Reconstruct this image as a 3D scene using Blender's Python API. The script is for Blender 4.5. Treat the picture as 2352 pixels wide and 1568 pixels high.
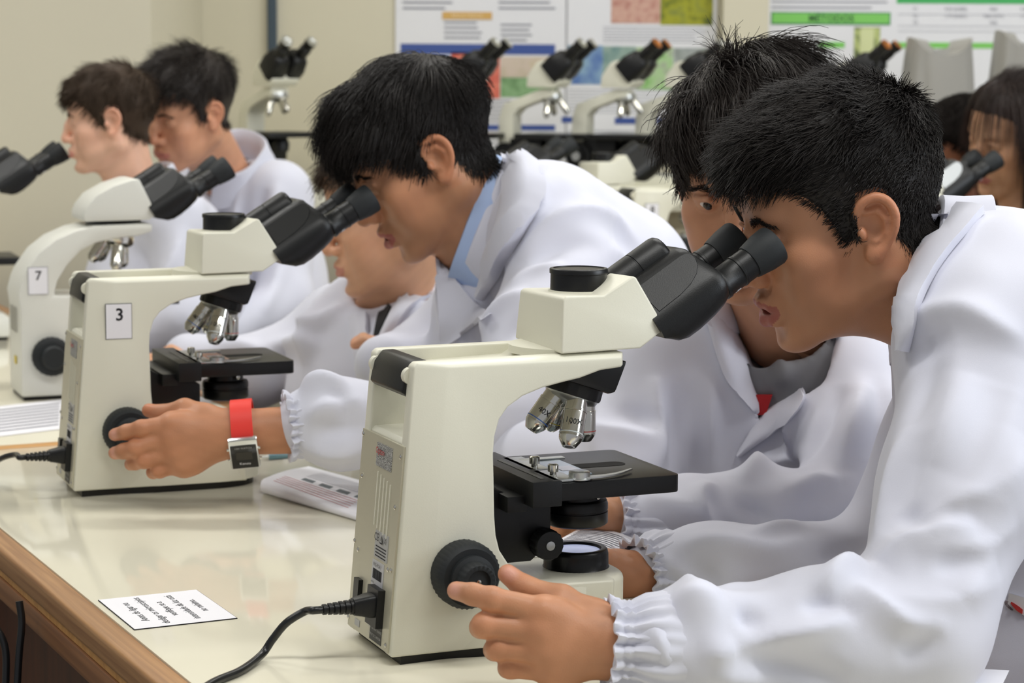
import bpy, bmesh, math, random, os
import numpy as np
from mathutils import Vector, Matrix
from mathutils.bvhtree import BVHTree
random.seed(7); RNG=np.random.default_rng(7)
PI=math.pi
for _o in list(bpy.data.objects): bpy.data.objects.remove(_o)
SC=bpy.context.scene
COL=SC.collection
# ---------------------------------------------------------------- camera
FPX=4915.5; PIT=math.radians(7.1126); ROLL=math.radians(-0.328); ZT=0.76
CAM=np.array([0,0,ZT+0.5126])
_R0=np.array([1.,0,0]); FWD=np.array([0,math.cos(PIT),-math.sin(PIT)]); _U0=np.array([0,math.sin(PIT),math.cos(PIT)])
CR=math.cos(ROLL)*_R0-math.sin(ROLL)*_U0; CU=math.sin(ROLL)*_R0+math.cos(ROLL)*_U0
cd=bpy.data.cameras.new('camera'); co=bpy.data.objects.new('camera',cd); COL.objects.link(co)
cd.sensor_width=22.3; cd.lens=FPX/2352*22.3; cd.clip_start=.05; cd.clip_end=60
co.matrix_world=Matrix([[CR[0],CU[0],-FWD[0],CAM[0]],[CR[1],CU[1],-FWD[1],CAM[1]],[CR[2],CU[2],-FWD[2],CAM[2]],[0,0,0,1]])
cd.dof.use_dof=True; cd.dof.focus_distance=2.0; cd.dof.aperture_fstop=6.3
SC.camera=co
# ---------------------------------------------------------------- world, lights, exposure
w=bpy.data.worlds.new('world'); SC.world=w; w.use_nodes=True
w.node_tree.nodes['Background'].inputs[0].default_value=(.93,.95,1,1); w.node_tree.nodes['Background'].inputs[1].default_value=0.50
def area(name,loc,size,energy,color=(1,1,1),target=None,sy=None):
    l=bpy.data.lights.new(name,'AREA'); l.shape='RECTANGLE'; l.size=size; l.size_y=sy or size; l.energy=energy; l.color=color
    o=bpy.data.objects.new(name,l); COL.objects.link(o); o.location=loc
    if target is not None:
        o.rotation_euler=(Vector(target)-Vector(loc)).to_track_quat('-Z','Y').to_euler()
    return o
# the classroom's ceiling light fittings, three rows of tubes
for _x,_y,_e in ((-1.6,1.2,22),(.5,1.2,33),(2.4,1.2,31),(-1.6,3.4,32),(.5,3.4,29),(2.4,3.4,29),(-1.0,5.0,20),(1.2,5.0,17)):
    area('ceiling_tube_light',(_x,_y,2.93),1.25,_e,(1,.995,.97),(_x,_y,0),.3)
# daylight from the windows on the students' side of the room (behind them, to the right)
area('window_daylight',(3.4,1.6,1.9),1.7,70,(.86,.93,1),(-.2,2.2,1.0),1.4)
SC.view_settings.view_transform='Standard'; SC.view_settings.look='None'; SC.view_settings.gamma=1; SC.view_settings.use_curve_mapping=False
SC.view_settings.exposure=-0.44
# ---------------------------------------------------------------- pixel -> place helpers (image taken as 2352x1568)
def A3(*a): return np.array(a,float)
def ray(px,py): return CR*(px-1176)/FPX+CU*(784-py)/FPX+FWD
def P(px,py,d): return CAM+ray(px,py)*d
def onz(px,py,z=ZT): r=ray(px,py); return CAM+r*(z-CAM[2])/r[2]
def lin(c):
    return tuple(((v/255)/12.92 if v/255<=.04045 else ((v/255+.055)/1.055)**2.4) for v in c)
# ---------------------------------------------------------------- materials
MATS={}
def mat(name,rgb=(200,200,200),rough=.5,metal=0.,spec=.5,bump=0.,bscale=300.,var=0.,vscale=8.,coat=0.,emit=None,estr=0.,trans=0.,sss=0.,sheen=0.,attr=None):
    if name in MATS: return MATS[name]
    m=bpy.data.materials.new(name); m.use_nodes=True; nt=m.node_tree; b=nt.nodes['Principled BSDF']
    c=(*lin(rgb),1); b.inputs['Base Color'].default_value=c; b.inputs['Roughness'].default_value=rough
    b.inputs['Metallic'].default_value=metal; b.inputs['Specular IOR Level'].default_value=spec; b.inputs['Coat Weight'].default_value=coat
    b.inputs['Coat Roughness'].default_value=.06
    if trans: b.inputs['Transmission Weight'].default_value=trans
    if sheen: b.inputs['Sheen Weight'].default_value=sheen
    if sss:
        b.inputs['Subsurface Weight'].default_value=sss; b.inputs['Subsurface Radius'].default_value=(1,.35,.18); b.inputs['Subsurface Scale'].default_value=.004
    if emit: b.inputs['Emission Color'].default_value=(*lin(emit),1); b.inputs['Emission Strength'].default_value=estr
    tc=nt.nodes.new('ShaderNodeTexCoord'); src=None
    if attr:
        at=nt.nodes.new('ShaderNodeVertexColor'); at.layer_name=attr; src=at.outputs['Color']
    if var:
        n=nt.nodes.new('ShaderNodeTexNoise'); n.inputs['Scale'].default_value=vscale; n.inputs['Detail'].default_value=4
        nt.links.new(tc.outputs['Object'],n.inputs['Vector'])
        hs=nt.nodes.new('ShaderNodeHueSaturation'); hs.inputs['Color'].default_value=c
        if src: nt.links.new(src,hs.inputs['Color'])
        mr=nt.nodes.new('ShaderNodeMapRange'); mr.inputs['To Min'].default_value=1-var; mr.inputs['To Max'].default_value=1+var
        mr.inputs['From Min'].default_value=.3; mr.inputs['From Max'].default_value=.7
        nt.links.new(n.outputs['Fac'],mr.inputs['Value']); nt.links.new(mr.outputs['Result'],hs.inputs['Value']); src=hs.outputs['Color']
    if src: nt.links.new(src,b.inputs['Base Color'])
    if bump:
        n=nt.nodes.new('ShaderNodeTexNoise'); n.inputs['Scale'].default_value=bscale; n.inputs['Detail'].default_value=2
        nt.links.new(tc.outputs['Object'],n.inputs['Vector'])
        bp=nt.nodes.new('ShaderNodeBump'); bp.inputs['Strength'].default_value=bump; bp.inputs['Distance'].default_value=.001
        nt.links.new(n.outputs['Fac'],bp.inputs['Height']); nt.links.new(bp.outputs['Normal'],b.inputs['Normal'])
    MATS[name]=m; return m
M_CREAM=mat('cream_enamel',(224,222,205),.38,bump=.06,bscale=900)
M_BLACK=mat('black_plastic',(15,16,17),.40,spec=.4,bump=.12,bscale=1200)
M_BLACK2=mat('black_satin',(12,12,13),.36,spec=.4)
M_RUBBER=mat('dark_rubber',(33,36,38),.6,spec=.35,bump=.08,bscale=700)
M_CHROME=mat('polished_chrome',(215,213,205),.14,metal=1)
M_STEEL=mat('brushed_steel',(196,198,196),.32,metal=1)
M_PANEL=mat('brushed_back_panel',(196,192,172),.36,metal=.35,bump=.05,bscale=600)
M_GLASS=mat('slide_glass',(205,222,230),.05,trans=.75)
M_WHITEP=mat('white_paper',(236,235,240),.7)
M_INK=mat('black_ink',(25,25,30),.7)
M_TABLE=mat('cream_laminate',(226,221,201),.08,spec=.5,var=.03,vscale=3)
M_WALL=mat('beige_wall_paint',(206,200,179),.75,bump=.15,bscale=180,var=.02,vscale=1.5)
M_GREYLAB=mat('silver_label',(172,172,170),.45)
M_COPPER=mat('brass_ring',(190,120,60),.3,metal=.9)
# ---------------------------------------------------------------- mesh helpers
def link(o,parent=None):
    COL.objects.link(o)
    if parent is not None: o.parent=parent
    return o
def mk(name,V,Fc,m=None,parent=None,smooth=False,bevel=0,bseg=2,loc=None,rot=None,angle=35):
    me=bpy.data.meshes.new(name); me.from_pydata([tuple(map(float,v)) for v in V],[],[tuple(map(int,f)) for f in Fc]); me.update()
    return mko(name,me,m,parent,smooth,bevel,bseg,loc,rot,angle)
def mko(name,me,m=None,parent=None,smooth=False,bevel=0,bseg=2,loc=None,rot=None,angle=35):
    if m is not None: me.materials.append(m)
    o=bpy.data.objects.new(name,me); link(o,parent)
    if loc is not None: o.location=loc
    if rot is not None: o.rotation_euler=rot
    bm=bmesh.new(); bm.from_mesh(me); bmesh.ops.recalc_face_normals(bm,faces=bm.faces)
    if bevel:
        es=[e for e in bm.edges if len(e.link_faces)==2 and e.calc_face_angle(0)>math.radians(angle)]
        bmesh.ops.bevel(bm,geom=es,offset=bevel,segments=bseg,profile=.6,affect='EDGES',clamp_overlap=True)
    bm.to_mesh(me); bm.free()
    if smooth or bevel:
        me.shade_smooth()
        try: me.set_sharp_from_angle(angle=math.radians(50 if bevel else 48))
        except Exception: pass
    return o
def big(name,V,Q,m=None,parent=None):
    """fast mesh from numpy arrays, all quads (n,4) or tris (n,3)"""
    V=np.asarray(V,np.float32); Q=np.asarray(Q,np.int32); n=Q.shape[1]
    me=bpy.data.meshes.new(name); me.vertices.add(len(V)); me.vertices.foreach_set('co',V.ravel())
    me.loops.add(Q.size); me.loops.foreach_set('vertex_index',Q.ravel())
    me.polygons.add(len(Q)); me.polygons.foreach_set('loop_start',np.arange(0,Q.size,n,dtype=np.int32)); me.polygons.foreach_set('loop_total',np.full(len(Q),n,np.int32))
    me.update(calc_edges=True); me.validate(); me.shade_smooth()
    if m is not None: me.materials.append(m)
    o=bpy.data.objects.new(name,me); link(o,parent); return o
def empty(name,loc=(0,0,0),rz=0,parent=None):
    o=bpy.data.objects.new(name,None); o.empty_display_size=.05; link(o,parent); o.location=loc; o.rotation_euler=(0,0,rz); return o
def tag(o,label,cat,group=None,kind=None):
    if label: o['label']=label
    if cat: o['category']=cat
    if group: o['group']=group
    if kind: o['kind']=kind
    return o
def struct(o): o['kind']='structure'; return o
def boxV(x0,x1,y0,y1,z0,z1):
    V=[(x,y,z) for x in (x0,x1) for y in (y0,y1) for z in (z0,z1)]
    return V,[(0,1,3,2),(4,6,7,5),(0,4,5,1),(2,3,7,6),(0,2,6,4),(1,5,7,3)]
def box(name,x0,x1,y0,y1,z0,z1,m,parent=None,bevel=0,bseg=2,**k):
    V,Fc=boxV(x0,x1,y0,y1,z0,z1); return mk(name,V,Fc,m,parent,bevel=bevel,bseg=bseg,**k)
def prism(name,prof,y0,y1,m,parent=None,bevel=0,**k):
    """extrude an (x,z) profile along y"""
    n=len(prof); V=[(x,y0,z) for x,z in prof]+[(x,y1,z) for x,z in prof]
    Fc=[tuple(range(n)),tuple(range(2*n-1,n-1,-1))]+[(i,(i+1)%n,n+(i+1)%n,n+i) for i in range(n)]
    return mk(name,V,Fc,m,parent,bevel=bevel,**k)
def prismz(name,plan,z0,z1,m,parent=None,bevel=0,**k):
    n=len(plan); V=[(x,y,z0) for x,y in plan]+[(x,y,z1) for x,y in plan]
    Fc=[tuple(range(n)),tuple(range(2*n-1,n-1,-1))]+[(i,(i+1)%n,n+(i+1)%n,n+i) for i in range(n)]
    return mk(name,V,Fc,m,parent,bevel=bevel,**k)
def frame(axis):
    a=np.asarray(axis,float); a=a/np.linalg.norm(a); h=A3(0,0,1) if abs(a[2])<.9 else A3(1,0,0)
    u=np.cross(h,a); u/=np.linalg.norm(u); v=np.cross(a,u); return u,v,a
def latheV(prof,o,axis,seg=32,knurl=0,kamp=0,krange=None):
    u,v,a=frame(axis); o=np.asarray(o,float); V=[];Fc=[]
    for r,h in prof:
        for i in range(seg):
            t=2*PI*i/seg; rr=r
            if knurl and krange and krange[0]<=h<=krange[1]: rr=r*(1+kamp*(1 if (i*knurl*2//seg)%2 else -1))
            V.append(o+a*h+(u*math.cos(t)+v*math.sin(t))*rr)
    n=len(prof)
    for j in range(n-1):
        for i in range(seg): Fc.append((j*seg+i,j*seg+(i+1)%seg,(j+1)*seg+(i+1)%seg,(j+1)*seg+i))
    Fc.append(tuple(range(seg-1,-1,-1))); Fc.append(tuple((n-1)*seg+i for i in range(seg)))
    return V,Fc
def lathe(name,prof,o,axis,m,parent=None,seg=32,knurl=0,kamp=0,krange=None,smooth=True):
    V,Fc=latheV(prof,o,axis,seg,knurl,kamp,krange); return mk(name,V,Fc,m,parent,smooth=smooth)
def spline(pts,n):
    """Catmull-Rom through points, n samples"""
    p=np.asarray(pts,float); p=np.vstack([2*p[0]-p[1],p,2*p[-1]-p[-2]]); k=len(p)-3; out=[]
    for t in np.linspace(0,k-1e-9,n):
        i=int(t); f=t-i; a,b,c,d=p[i:i+4]
        out.append(.5*((2*b)+(-a+c)*f+(2*a-5*b+4*c-d)*f*f+(-a+3*b-3*c+d)*f**3))
    return np.array(out)
def tubeV(path,rad,seg=10):
    path=np.asarray(path,float); n=len(path); rad=np.broadcast_to(np.asarray(rad,float),(n,)); V=[];Fc=[]
    T=np.gradient(path,axis=0); T/=np.linalg.norm(T,axis=1)[:,None]+1e-12
    u,v,_=frame(T[0])
    for j in range(n):
        u=u-T[j]*np.dot(u,T[j]); u/=np.linalg.norm(u); v=np.cross(T[j],u)
        for i in range(seg):
            t=2*PI*i/seg; V.append(path[j]+(u*math.cos(t)+v*math.sin(t))*rad[j])
    for j in range(n-1):
        for i in range(seg): Fc.append((j*seg+i,j*seg+(i+1)%seg,(j+1)*seg+(i+1)%seg,(j+1)*seg+i))
    Fc.append(tuple(range(seg-1,-1,-1))); Fc.append(tuple((n-1)*seg+i for i in range(seg)))
    return V,Fc
def tube(name,path,rad,m,parent=None,seg=10):
    V,Fc=tubeV(path,rad,seg); return mk(name,V,Fc,m,parent,smooth=True)
def merge(*vf):
    V=[];Fc=[]
    for v,f in vf:
        o=len(V); V+=list(v); Fc+=[tuple(i+o for i in q) for q in f]
    return V,Fc
def text(name,s,size,m,parent,origin,ux,uy,align='CENTER',depth=.0001,bold=False):
    """flat printed lettering: mesh in the plane (ux,uy) at origin"""
    cu=bpy.data.curves.new(name,'FONT'); cu.body=s; cu.size=size; cu.align_x=align; cu.align_y='CENTER'; cu.resolution_u=2; cu.fill_mode='FRONT'
    if bold: cu.offset=size*.02
    t=bpy.data.objects.new(name,cu); COL.objects.link(t)
    dg=bpy.context.evaluated_depsgraph_get(); me=bpy.data.meshes.new_from_object(t.evaluated_get(dg)); bpy.data.objects.remove(t)
    ux=np.asarray(ux,float); uy=np.asarray(uy,float); n=np.cross(ux,uy); me.name=name
    M=Matrix([[ux[0],uy[0],n[0],origin[0]],[ux[1],uy[1],n[1],origin[1]],[ux[2],uy[2],n[2],origin[2]],[0,0,0,1]])
    me.transform(M); me.materials.clear(); me.materials.append(m)
    o=bpy.data.objects.new(name,me); link(o,parent); return o
def copy_tree(o,parent=None):
    c=o.copy(); COL.objects.link(c); c.parent=parent
    for ch in list(o.children): copy_tree(ch,c)
    return c
# ---------------------------------------------------------------- trinocular microscope (local: x towards the eyepieces, y across, z up)
W=.132; YC=.066
MIC_PROF=[(0,.008),(.022,.262),(.026,.2655),(.222,.2665),(.222,.2535),(.197,.2515),(.177,.2455),(.162,.2430),(.141,.2388),(.122,.2324),(.1078,.2235),(.0996,.2131),(.0951,.198),(.0939,.1824),(.0945,.159),(.095,.1278),(.0964,.110),(.0998,.0965),(.1082,.0836),(.1183,.0732),(.1298,.0655),(.1450,.0615),(.2150,.0600),(.2150,.008)]
def side_plate(sgn):
    """one flank of the stand with its raised inner panel; sgn -1 near flank, +1 far flank"""
    def yo(z): return .0065+.0035*z/.265
    def Y(d): return d if sgn<0 else W-d
    out=MIC_PROF; V=[]; n=len(out)
    inn=[]
    for (x,z) in out:
        xi,zi=x,z
        back=(.022/.254)*(z-.008)
        if x<=.03: xi=back+.027
        if z<.02: zi=z+.030
        if z>.26: zi=z-.004
        if x>.2: xi=x-.004
        inn.append((xi,zi))
    inn[2]=(.055,.2615)
    inn[0]=(.034,.040); inn[-1]=(.211,.040)
    for x,z in out: V.append((x,Y(yo(z)),z))
    for x,z in inn: V.append((x,Y(yo(z)-.0065),z))
    for x,z in out: V.append((x,Y(.024),z))
    Fc=[tuple(n+i for i in range(n)),tuple(2*n+i for i in range(n-1,-1,-1))]
    for i in range(n):
        j=(i+1)%n; Fc.append((i,j,n+j,n+i)); Fc.append((i,2*n+i,2*n+j,j))
    return V,Fc
def rbox_round(x0,x1,y0,y1,r,k=8):
    """plan outline with a rounded front (x1 side)"""
    pts=[(x0,y0),(x1-r,y0)]
    for i in range(1,k): 
        t=-PI/2+PI*i/k
    pts=[(x0,y0)]+[(x1-r+r*math.sin(PI/2*i/k),y0+(y1-y0)*.34*(1-math.cos(PI/2*i/k))) for i in range(k+1)]+[(x1-r+r*math.cos(PI/2*i/k),y1-(y1-y0)*.34*(1-math.sin(PI/2*i/k))) for i in range(k+1)]+[(x0,y1)]
    return pts
def objective(name,root,base,d,L,r,ring,txt=None):
    base=np.asarray(base,float); d=np.asarray(d,float); d/=np.linalg.norm(d)
    prof=[(.2*r,-.002),(r*.93,-.002),(r*.93,L*.20),(r,L*.205),(r,L*.26),(r*.97,L*.265),(r*.985,L*.28),(r*.985,L*.77),(r*.93,L*.775),(r*.93,L*.79),(r*.98,L*.795),(r*.93,L*.85),(r*.62,L*.975),(r*.55,L),(r*.3,L)]
    o=lathe('objective',prof,base,d,M_CHROME,root,seg=28)
    lathe('colour_ring',[(r*.9,L*.715),(r*1.005,L*.715),(r*1.005,L*.735),(r*.9,L*.735)],base,d,ring,o,seg=28)
    lathe('front_lens',[(.1*r,L*.99),(r*.34,L*.99),(r*.34,L*1.004),(.1*r,L*1.006)],base,d,M_BLACK2,o,seg=16)
    return o
def eyepiece(root,s0,org,n,seg=32,cup=True):
    e=lathe('eyepiece',[(.006,-.02),(.0138,-.02),(.0138,.004),(.0158,.005),(.0158,.009),(.0148,.010),(.0148,.026),(.0156,.0265),(.0156,.029),(.0150,.0295),(.0150,.045),(.0140,.0455),(.0140,.048),(.006,.048)],org,n,M_BLACK,root,seg=seg)
    lathe('eyecup',[(.006,.042),(.0160,.042),(.0166,.044),(.0190,.058),(.0196,.070),(.0188,.0725),(.0165,.0725),(.0135,.060),(.008,.058)],org,n,M_RUBBER,e,seg=seg)
    lathe('eye_lens',[(.001,.057),(.0105,.057),(.0105,.0585),(.001,.0595)],org,n,M_BLACK2,e,seg=20)
    for k in range(7):
        u,v,a=frame(n); t=-2.2+.25*k; q=org+a*.017+(u*math.cos(t)+v*math.sin(t))*.01495
        rr=u*math.cos(t)+v*math.sin(t); tt=np.cross(a,rr)
        V=[q+rr*.0001+a*s*.0022*(1.5 if k%2 else 1)+tt*w*.00022 for s,w in ((-1,-1),(1,-1),(1,1),(-1,1))]
        V+= [p_+rr*-.0004 for p_ in V]
        mk('dial_mark',V,[(0,1,2,3),(7,6,5,4),(0,4,5,1),(1,5,6,2),(2,6,7,3),(3,7,4,0)],M_WHITEP,e)
    return e
def rounded_section(w,h,r,k=5):
    pts=[]
    for cx,cy,a0 in ((w/2-r,h/2-r,0),(-w/2+r,h/2-r,PI/2),(-w/2+r,-h/2+r,PI),(w/2-r,-h/2+r,3*PI/2)):
        for i in range(k+1): a=a0+PI/2*i/k; pts.append((cx+r*math.cos(a),cy+r*math.sin(a)))
    return pts
def loftV(sections):
    n=len(sections[0]); V=[p for s in sections for p in s]; Fc=[tuple(range(n-1,-1,-1)),tuple((len(sections)-1)*n+i for i in range(n))]
    for j in range(len(sections)-1):
        for i in range(n): k=(i+1)%n; Fc.append((j*n+i,j*n+k,(j+1)*n+k,(j+1)*n+i))
    return V,Fc
BN=np.array([.845,0,.534]); BT=np.array([-.534,0,.845]); BY=np.array([0,1.,0])
def binocular(root,org,m_body=None,panel=None):
    """black binocular body with two eyepieces; org = centre of the slanted face it is fixed to"""
    m_body=m_body or M_BLACK
    def pt(s,y,t): return org+BN*s+BY*y+BT*t
    parts=[]
    # two prism housings
    hs=[]; prof=[(-.004,.015),(.012,.0155),(.022,.0150),(.029,.0115),(.0545,-.0125),(.0590,-.0190),(.0605,-.0280),(.0590,-.0390),(.0540,-.0475),(.0450,-.0535),(.0330,-.0560),(.0160,-.0555),(-.004,-.0500)]
    for sg in (-1,1):
        secs=[]
        for s_,sc,dt,lim in ((-.006,1.0,0,-.0345),(.002,1.0,0,-.0420),(.010,1.0,0,-.0500),(.020,1.0,0,-.0550),(.034,1.0,0,-.06),(.052,1.0,.002,-.06),(.064,.985,.004,-.06),(.070,.95,.005,-.06),(.0735,.86,.005,-.06)):
            secs.append([pt(s_+(.006 if q[1]>0 and s_>.05 else 0)*-1,sg*(.032+(q[0]-.032)*sc),max(lim,-.022+(q[1]+.022)*sc+dt*(1 if q[1]<-.03 else 0))) for q in prof])
        hs.append(loftV(secs))
    V,Fc=merge(*hs); b=mk('binocular_body',V,Fc,m_body,root,smooth=True)
    lathe('hinge_barrel',[(.004,-.012),(.0180,-.012),(.0180,.022),(.0173,.0225),(.0173,.0235),(.0180,.024),(.0180,.050),(.0172,.054),(.0150,.0565),(.004,.0568)],pt(0,0,.0125),BN,m_body,b,seg=32)
    for sg in (-1,1):
        # flat D-shaped cover plate on the slanting upper flank of each housing
        a0=np.array([.0305,.0100]); a1=np.array([.0540,-.0122]); nn=np.array([.0222,.0235]); nn/=np.linalg.norm(nn)
        sec=[(.003,0),(.058,0),(.0635,.05),(.0660,.18),(.0660,.34),(.0630,.55),(.0560,.76),(.0450,.91),(.0300,1.0),(.003,1.03)]
        V=[]
        for lift,sh in ((-.0012,1),(.0009,.97)):
            for s_,w_ in sec:
                s_=.034+(s_-.034)*sh; w_=.5+(w_-.5)*sh; q=a0+(a1-a0)*w_+nn*lift; V.append(pt(s_,sg*q[0],q[1]))
        n=len(sec); mk('cover_plate',V,[tuple(range(n)),tuple(range(2*n-1,n-1,-1))]+[(i,(i+1)%n,n+(i+1)%n,n+i) for i in range(n)],panel or m_body,b,smooth=False)
        eyepiece(root,0,pt(.070,sg*.034,-.034),BN)
    return b
def label_box(name,root,org,ux,uy,w,h,m,t=.0004):
    n=np.cross(ux,uy); c=np.asarray(org,float)
    V=[c+ux*a*w/2+uy*b*h/2+n*d for d in (-t,t) for a,b in ((-1,-1),(1,-1),(1,1),(-1,1))]
    return mk(name,V,[(3,2,1,0),(4,5,6,7),(0,1,5,4),(1,2,6,5),(2,3,7,6),(3,0,4,7)],m,root)
def noise_mat():
    if 'speckled_label' in MATS: return MATS['speckled_label']
    m=bpy.data.materials.new('speckled_label'); m.use_nodes=True; nt=m.node_tree; b=nt.nodes['Principled BSDF']; b.inputs['Roughness'].default_value=.5
    tc=nt.nodes.new('ShaderNodeTexCoord'); n=nt.nodes.new('ShaderNodeTexNoise'); n.inputs['Scale'].default_value=1400; n.inputs['Detail'].default_value=1
    r=nt.nodes.new('ShaderNodeValToRGB'); r.color_ramp.interpolation='CONSTANT'; r.color_ramp.elements[0].color=(.02,.02,.02,1); r.color_ramp.elements[1].color=(.55,.55,.53,1); r.color_ramp.elements[1].position=.5
    nt.links.new(tc.outputs['Object'],n.inputs['Vector']); nt.links.new(n.outputs['Fac'],r.inputs['Fac']); nt.links.new(r.outputs['Color'],b.inputs['Base Color'])
    MATS['speckled_label']=m; return m
def build_mic(name,detail=True,number=None,stage_dz=0.,lamp_on=True,panel=None):
    r=empty(name)
    # --- stand: two flanks, core, base
    core=[(.0030,.010),(.0180,.193),(.0215,.1965),(.060,.1965),(.066,.205),(.066,.246),(.070,.254),(.145,.2565),(.160,.2650),(.219,.2650),(.219,.2545),(.195,.2525),(.160,.2440),(.140,.2398),(.121,.2334),(.1068,.2245),(.0986,.2141),(.0941,.199),(.0929,.1834),(.0935,.16),(.094,.1288),(.0954,.111),(.0988,.0975),(.1072,.0846),(.1173,.0742),(.13,.0645),(.145,.0605),(.215,.058),(.215,.010)]
    n=len(core); Vc=[(x,.02,z) for x,z in core]+[(x,W-.02,z) for x,z in core]
    Fcc=[tuple(range(n)),tuple(range(2*n-1,n-1,-1))]+[(i,(i+1)%n,n+(i+1)%n,n+i) for i in range(n)]
    plan=rbox_round(.14,.2385,-.0002,W+.0002,.060); plan=[(.060,.0075),(.105,-.0002)]+plan[1:-1]+[(.105,W+.0002),(.060,W-.0075)]; m_=len(plan)
    Vb=[(x,y,.009) for x,y in plan]+[(x,YC+(y-YC)*.992,.056) for x,y in plan]+[(x-.003 if x>.17 else x,YC+(y-YC)*.96,.0600) for x,y in plan]
    Fb=[tuple(range(m_)),tuple(range(3*m_-1,2*m_-1,-1))]+[(k*m_+i,k*m_+(i+1)%m_,(k+1)*m_+(i+1)%m_,(k+1)*m_+i) for k in (0,1) for i in range(m_)]
    V,Fc=merge(side_plate(-1),side_plate(1)); 
    body=mk('stand',V,Fc,M_CREAM,r,bevel=.0022,bseg=3)
    mk('arm_core',Vc,Fcc,M_CREAM,body,bevel=.0012)
    mk('foot',Vb,Fb,M_CREAM,body,bevel=.0015)
    prismz('base_plate',[(.010,.010)]+[(x-.006,YC+(y-YC)*.90) for x,y in plan]+[(.010,W-.010)],0,.0105,M_BLACK2,r)
    # --- rear panel
    bx=np.array([0,-1.,0]); tilt=math.atan2(.0155,.183); bz=np.array([math.sin(tilt),0,math.cos(tilt)]); bn=np.cross(bx,bz)
    def bp(y,z): return np.array([.0095+.0155*(z-.010)/.183*.5,y,z])+bn*.003
    def bp(y,z): return np.array([.0866*(z-.008)-.0004,y,z])
    tilt=math.atan(.0866); bz=np.array([math.sin(tilt),0,math.cos(tilt)]); bn=np.cross(bx,bz)
    label_box('rear_panel',r,bp(YC,.1015),bx,bz,W-.024,.182,M_PANEL,.0016)
    off=bn*.0017
    if detail:
        for y,z in ((.117,.188),(.017,.183),(.112,.150),(.021,.138),(.118,.089),(.107,.083),(.026,.082),(.018,.083),(.119,.018),(.017,.0165)):
            o_=lathe('screw',[(.0003,-.001),(.0024,-.001),(.0024,.0005),(.0014,.0012),(.0003,.0013)],bp(y,z)+off,bn,M_CHROME,r,seg=12)
        for k in range(5):
            label_box('vent_slot',r,bp(.070-.0085*k,.137-.0015*k)+off,bx,bz,.0018,.048,M_CREAM,.0007)
        lab=label_box('serial_label',r,bp(.058,.176)+off,bx,bz,.040,.021,noise_mat())
        text('maker_name','Opton',.0085,mat('red_ink',(190,40,45),.6),lab,bp(.066,.1795)+off*1.9,bx,bz)
        lab=label_box('certification_label',r,bp(.047,.098)+off,bx,bz,.034,.024,M_GREYLAB)
        text('ce_mark','CE',.010,M_INK,lab,bp(.0575,.1045)+off*1.9,bx,bz)
        tri=[bp(.0490,.1005)+off*1.9,bp(.0410,.1005)+off*1.9,bp(.0450,.1085)+off*1.9]
        mk('warning_triangle',tri,[(0,1,2)],M_INK,lab); mid=sum(tri)/3
        mk('warning_triangle',[mid+(t_-mid)*.55+bn*.00012 for t_ in tri],[(0,1,2)],M_GREYLAB,lab)
        text('bin_mark','X',.008,M_INK,lab,bp(.0350,.1045)+off*1.9,bx,bz)
        for k in range(4): label_box('print_line',lab,bp(.047,.0965-.0028*k)+off*1.25,bx,bz,.027,.0010,M_INK,.0002)
        lab=label_box('inventory_label',r,bp(.051,.071)+off,bx,bz,.030,.025,mat('pale_label',(190,190,192),.4))
        text('inventory_code','IFRS-POA',.0048,M_INK,lab,bp(.051,.0800)+off*1.9,bx,bz)
        random.seed(3); yy=.0625
        while yy>.040:
            wd=random.choice((.0004,.0007,.0011)); label_box('barcode_bar',lab,bp(yy-wd/2,.0715)+off*1.25,bx,bz,wd,.009,M_INK,.0002); yy-=wd+random.choice((.0004,.0008))
        text('inventory_number','44746',.0034,M_INK,lab,bp(.059,.0640)+off*1.9,bx,bz)
        lab=label_box('rating_label',r,bp(.044,.0215)+off,bx,bz,.030,.017,mat('charcoal_label',(58,58,56),.5))
        text('rating_text','INPUT 100-240V 50/60HZ',.0034,M_GREYLAB,lab,bp(.044,.0245)+off*1.9,bx,bz)
        text('rating_text','OUTPUT DC 5.4V/0.3A',.0034,M_GREYLAB,lab,bp(.044,.0185)+off*1.9,bx,bz)
        label_box('small_label',r,bp(.094,.0185)+off,bx,bz,.013,.006,M_GREYLAB)
    so=label_box('power_socket',r,bp(.042,.0455)+bn*.004,bx,bz,.028,.034,M_BLACK,.0045)
    label_box('power_switch',r,bp(.094,.0470)+bn*.003,bx,bz,.013,.024,M_BLACK2,.003)
    # --- carrying handle across the back
    hp=[(.016,.238),(.020,.256),(.028,.2655),(.040,.2655),(.044,.259),(.040,.247),(.030,.238),(.022,.233)]
    prism('carry_handle',hp,.0235,W-.0235,M_BLACK,r,bevel=.0025)
    for y in (.0235,W-.0235): lathe('handle_boss',[(.001,-.004),(.0075,-.004),(.0075,.003),(.001,.0035)],A3(.024,y,.2525),A3(0,1 if y<.06 else -1,0),M_CREAM,r,seg=20)
    # --- viewing head
    hprof=[(.160,.2675),(.163,.3155),(.166,.318),(.203,.3175),(.210,.3215),(.232,.3340),(.235,.3325),(.2645,.2865),(.2635,.2845),(.238,.2690)]
    n=len(hprof); V=[]
    for y,s in ((.010,0),(.0045,.006),(W-.0045,.006),(W-.010,0)):
        for x,z in hprof: V.append((x+(.004 if (x<.17 and s==0) else 0),y,z))
    V=[]; 
    for y,dx,dz in ((.0065,.0,0),(W-.0065,.006,-.003)):
        for x,z in hprof: V.append((x+(dx if x<.17 else 0),y,z+(dz if z>.3 else 0)))
    V=[(x,(.0065 if y<YC else W-.0065)+(0 if z<.28 else (.004 if y<YC else -.004)),z) for x,y,z in V]
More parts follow.
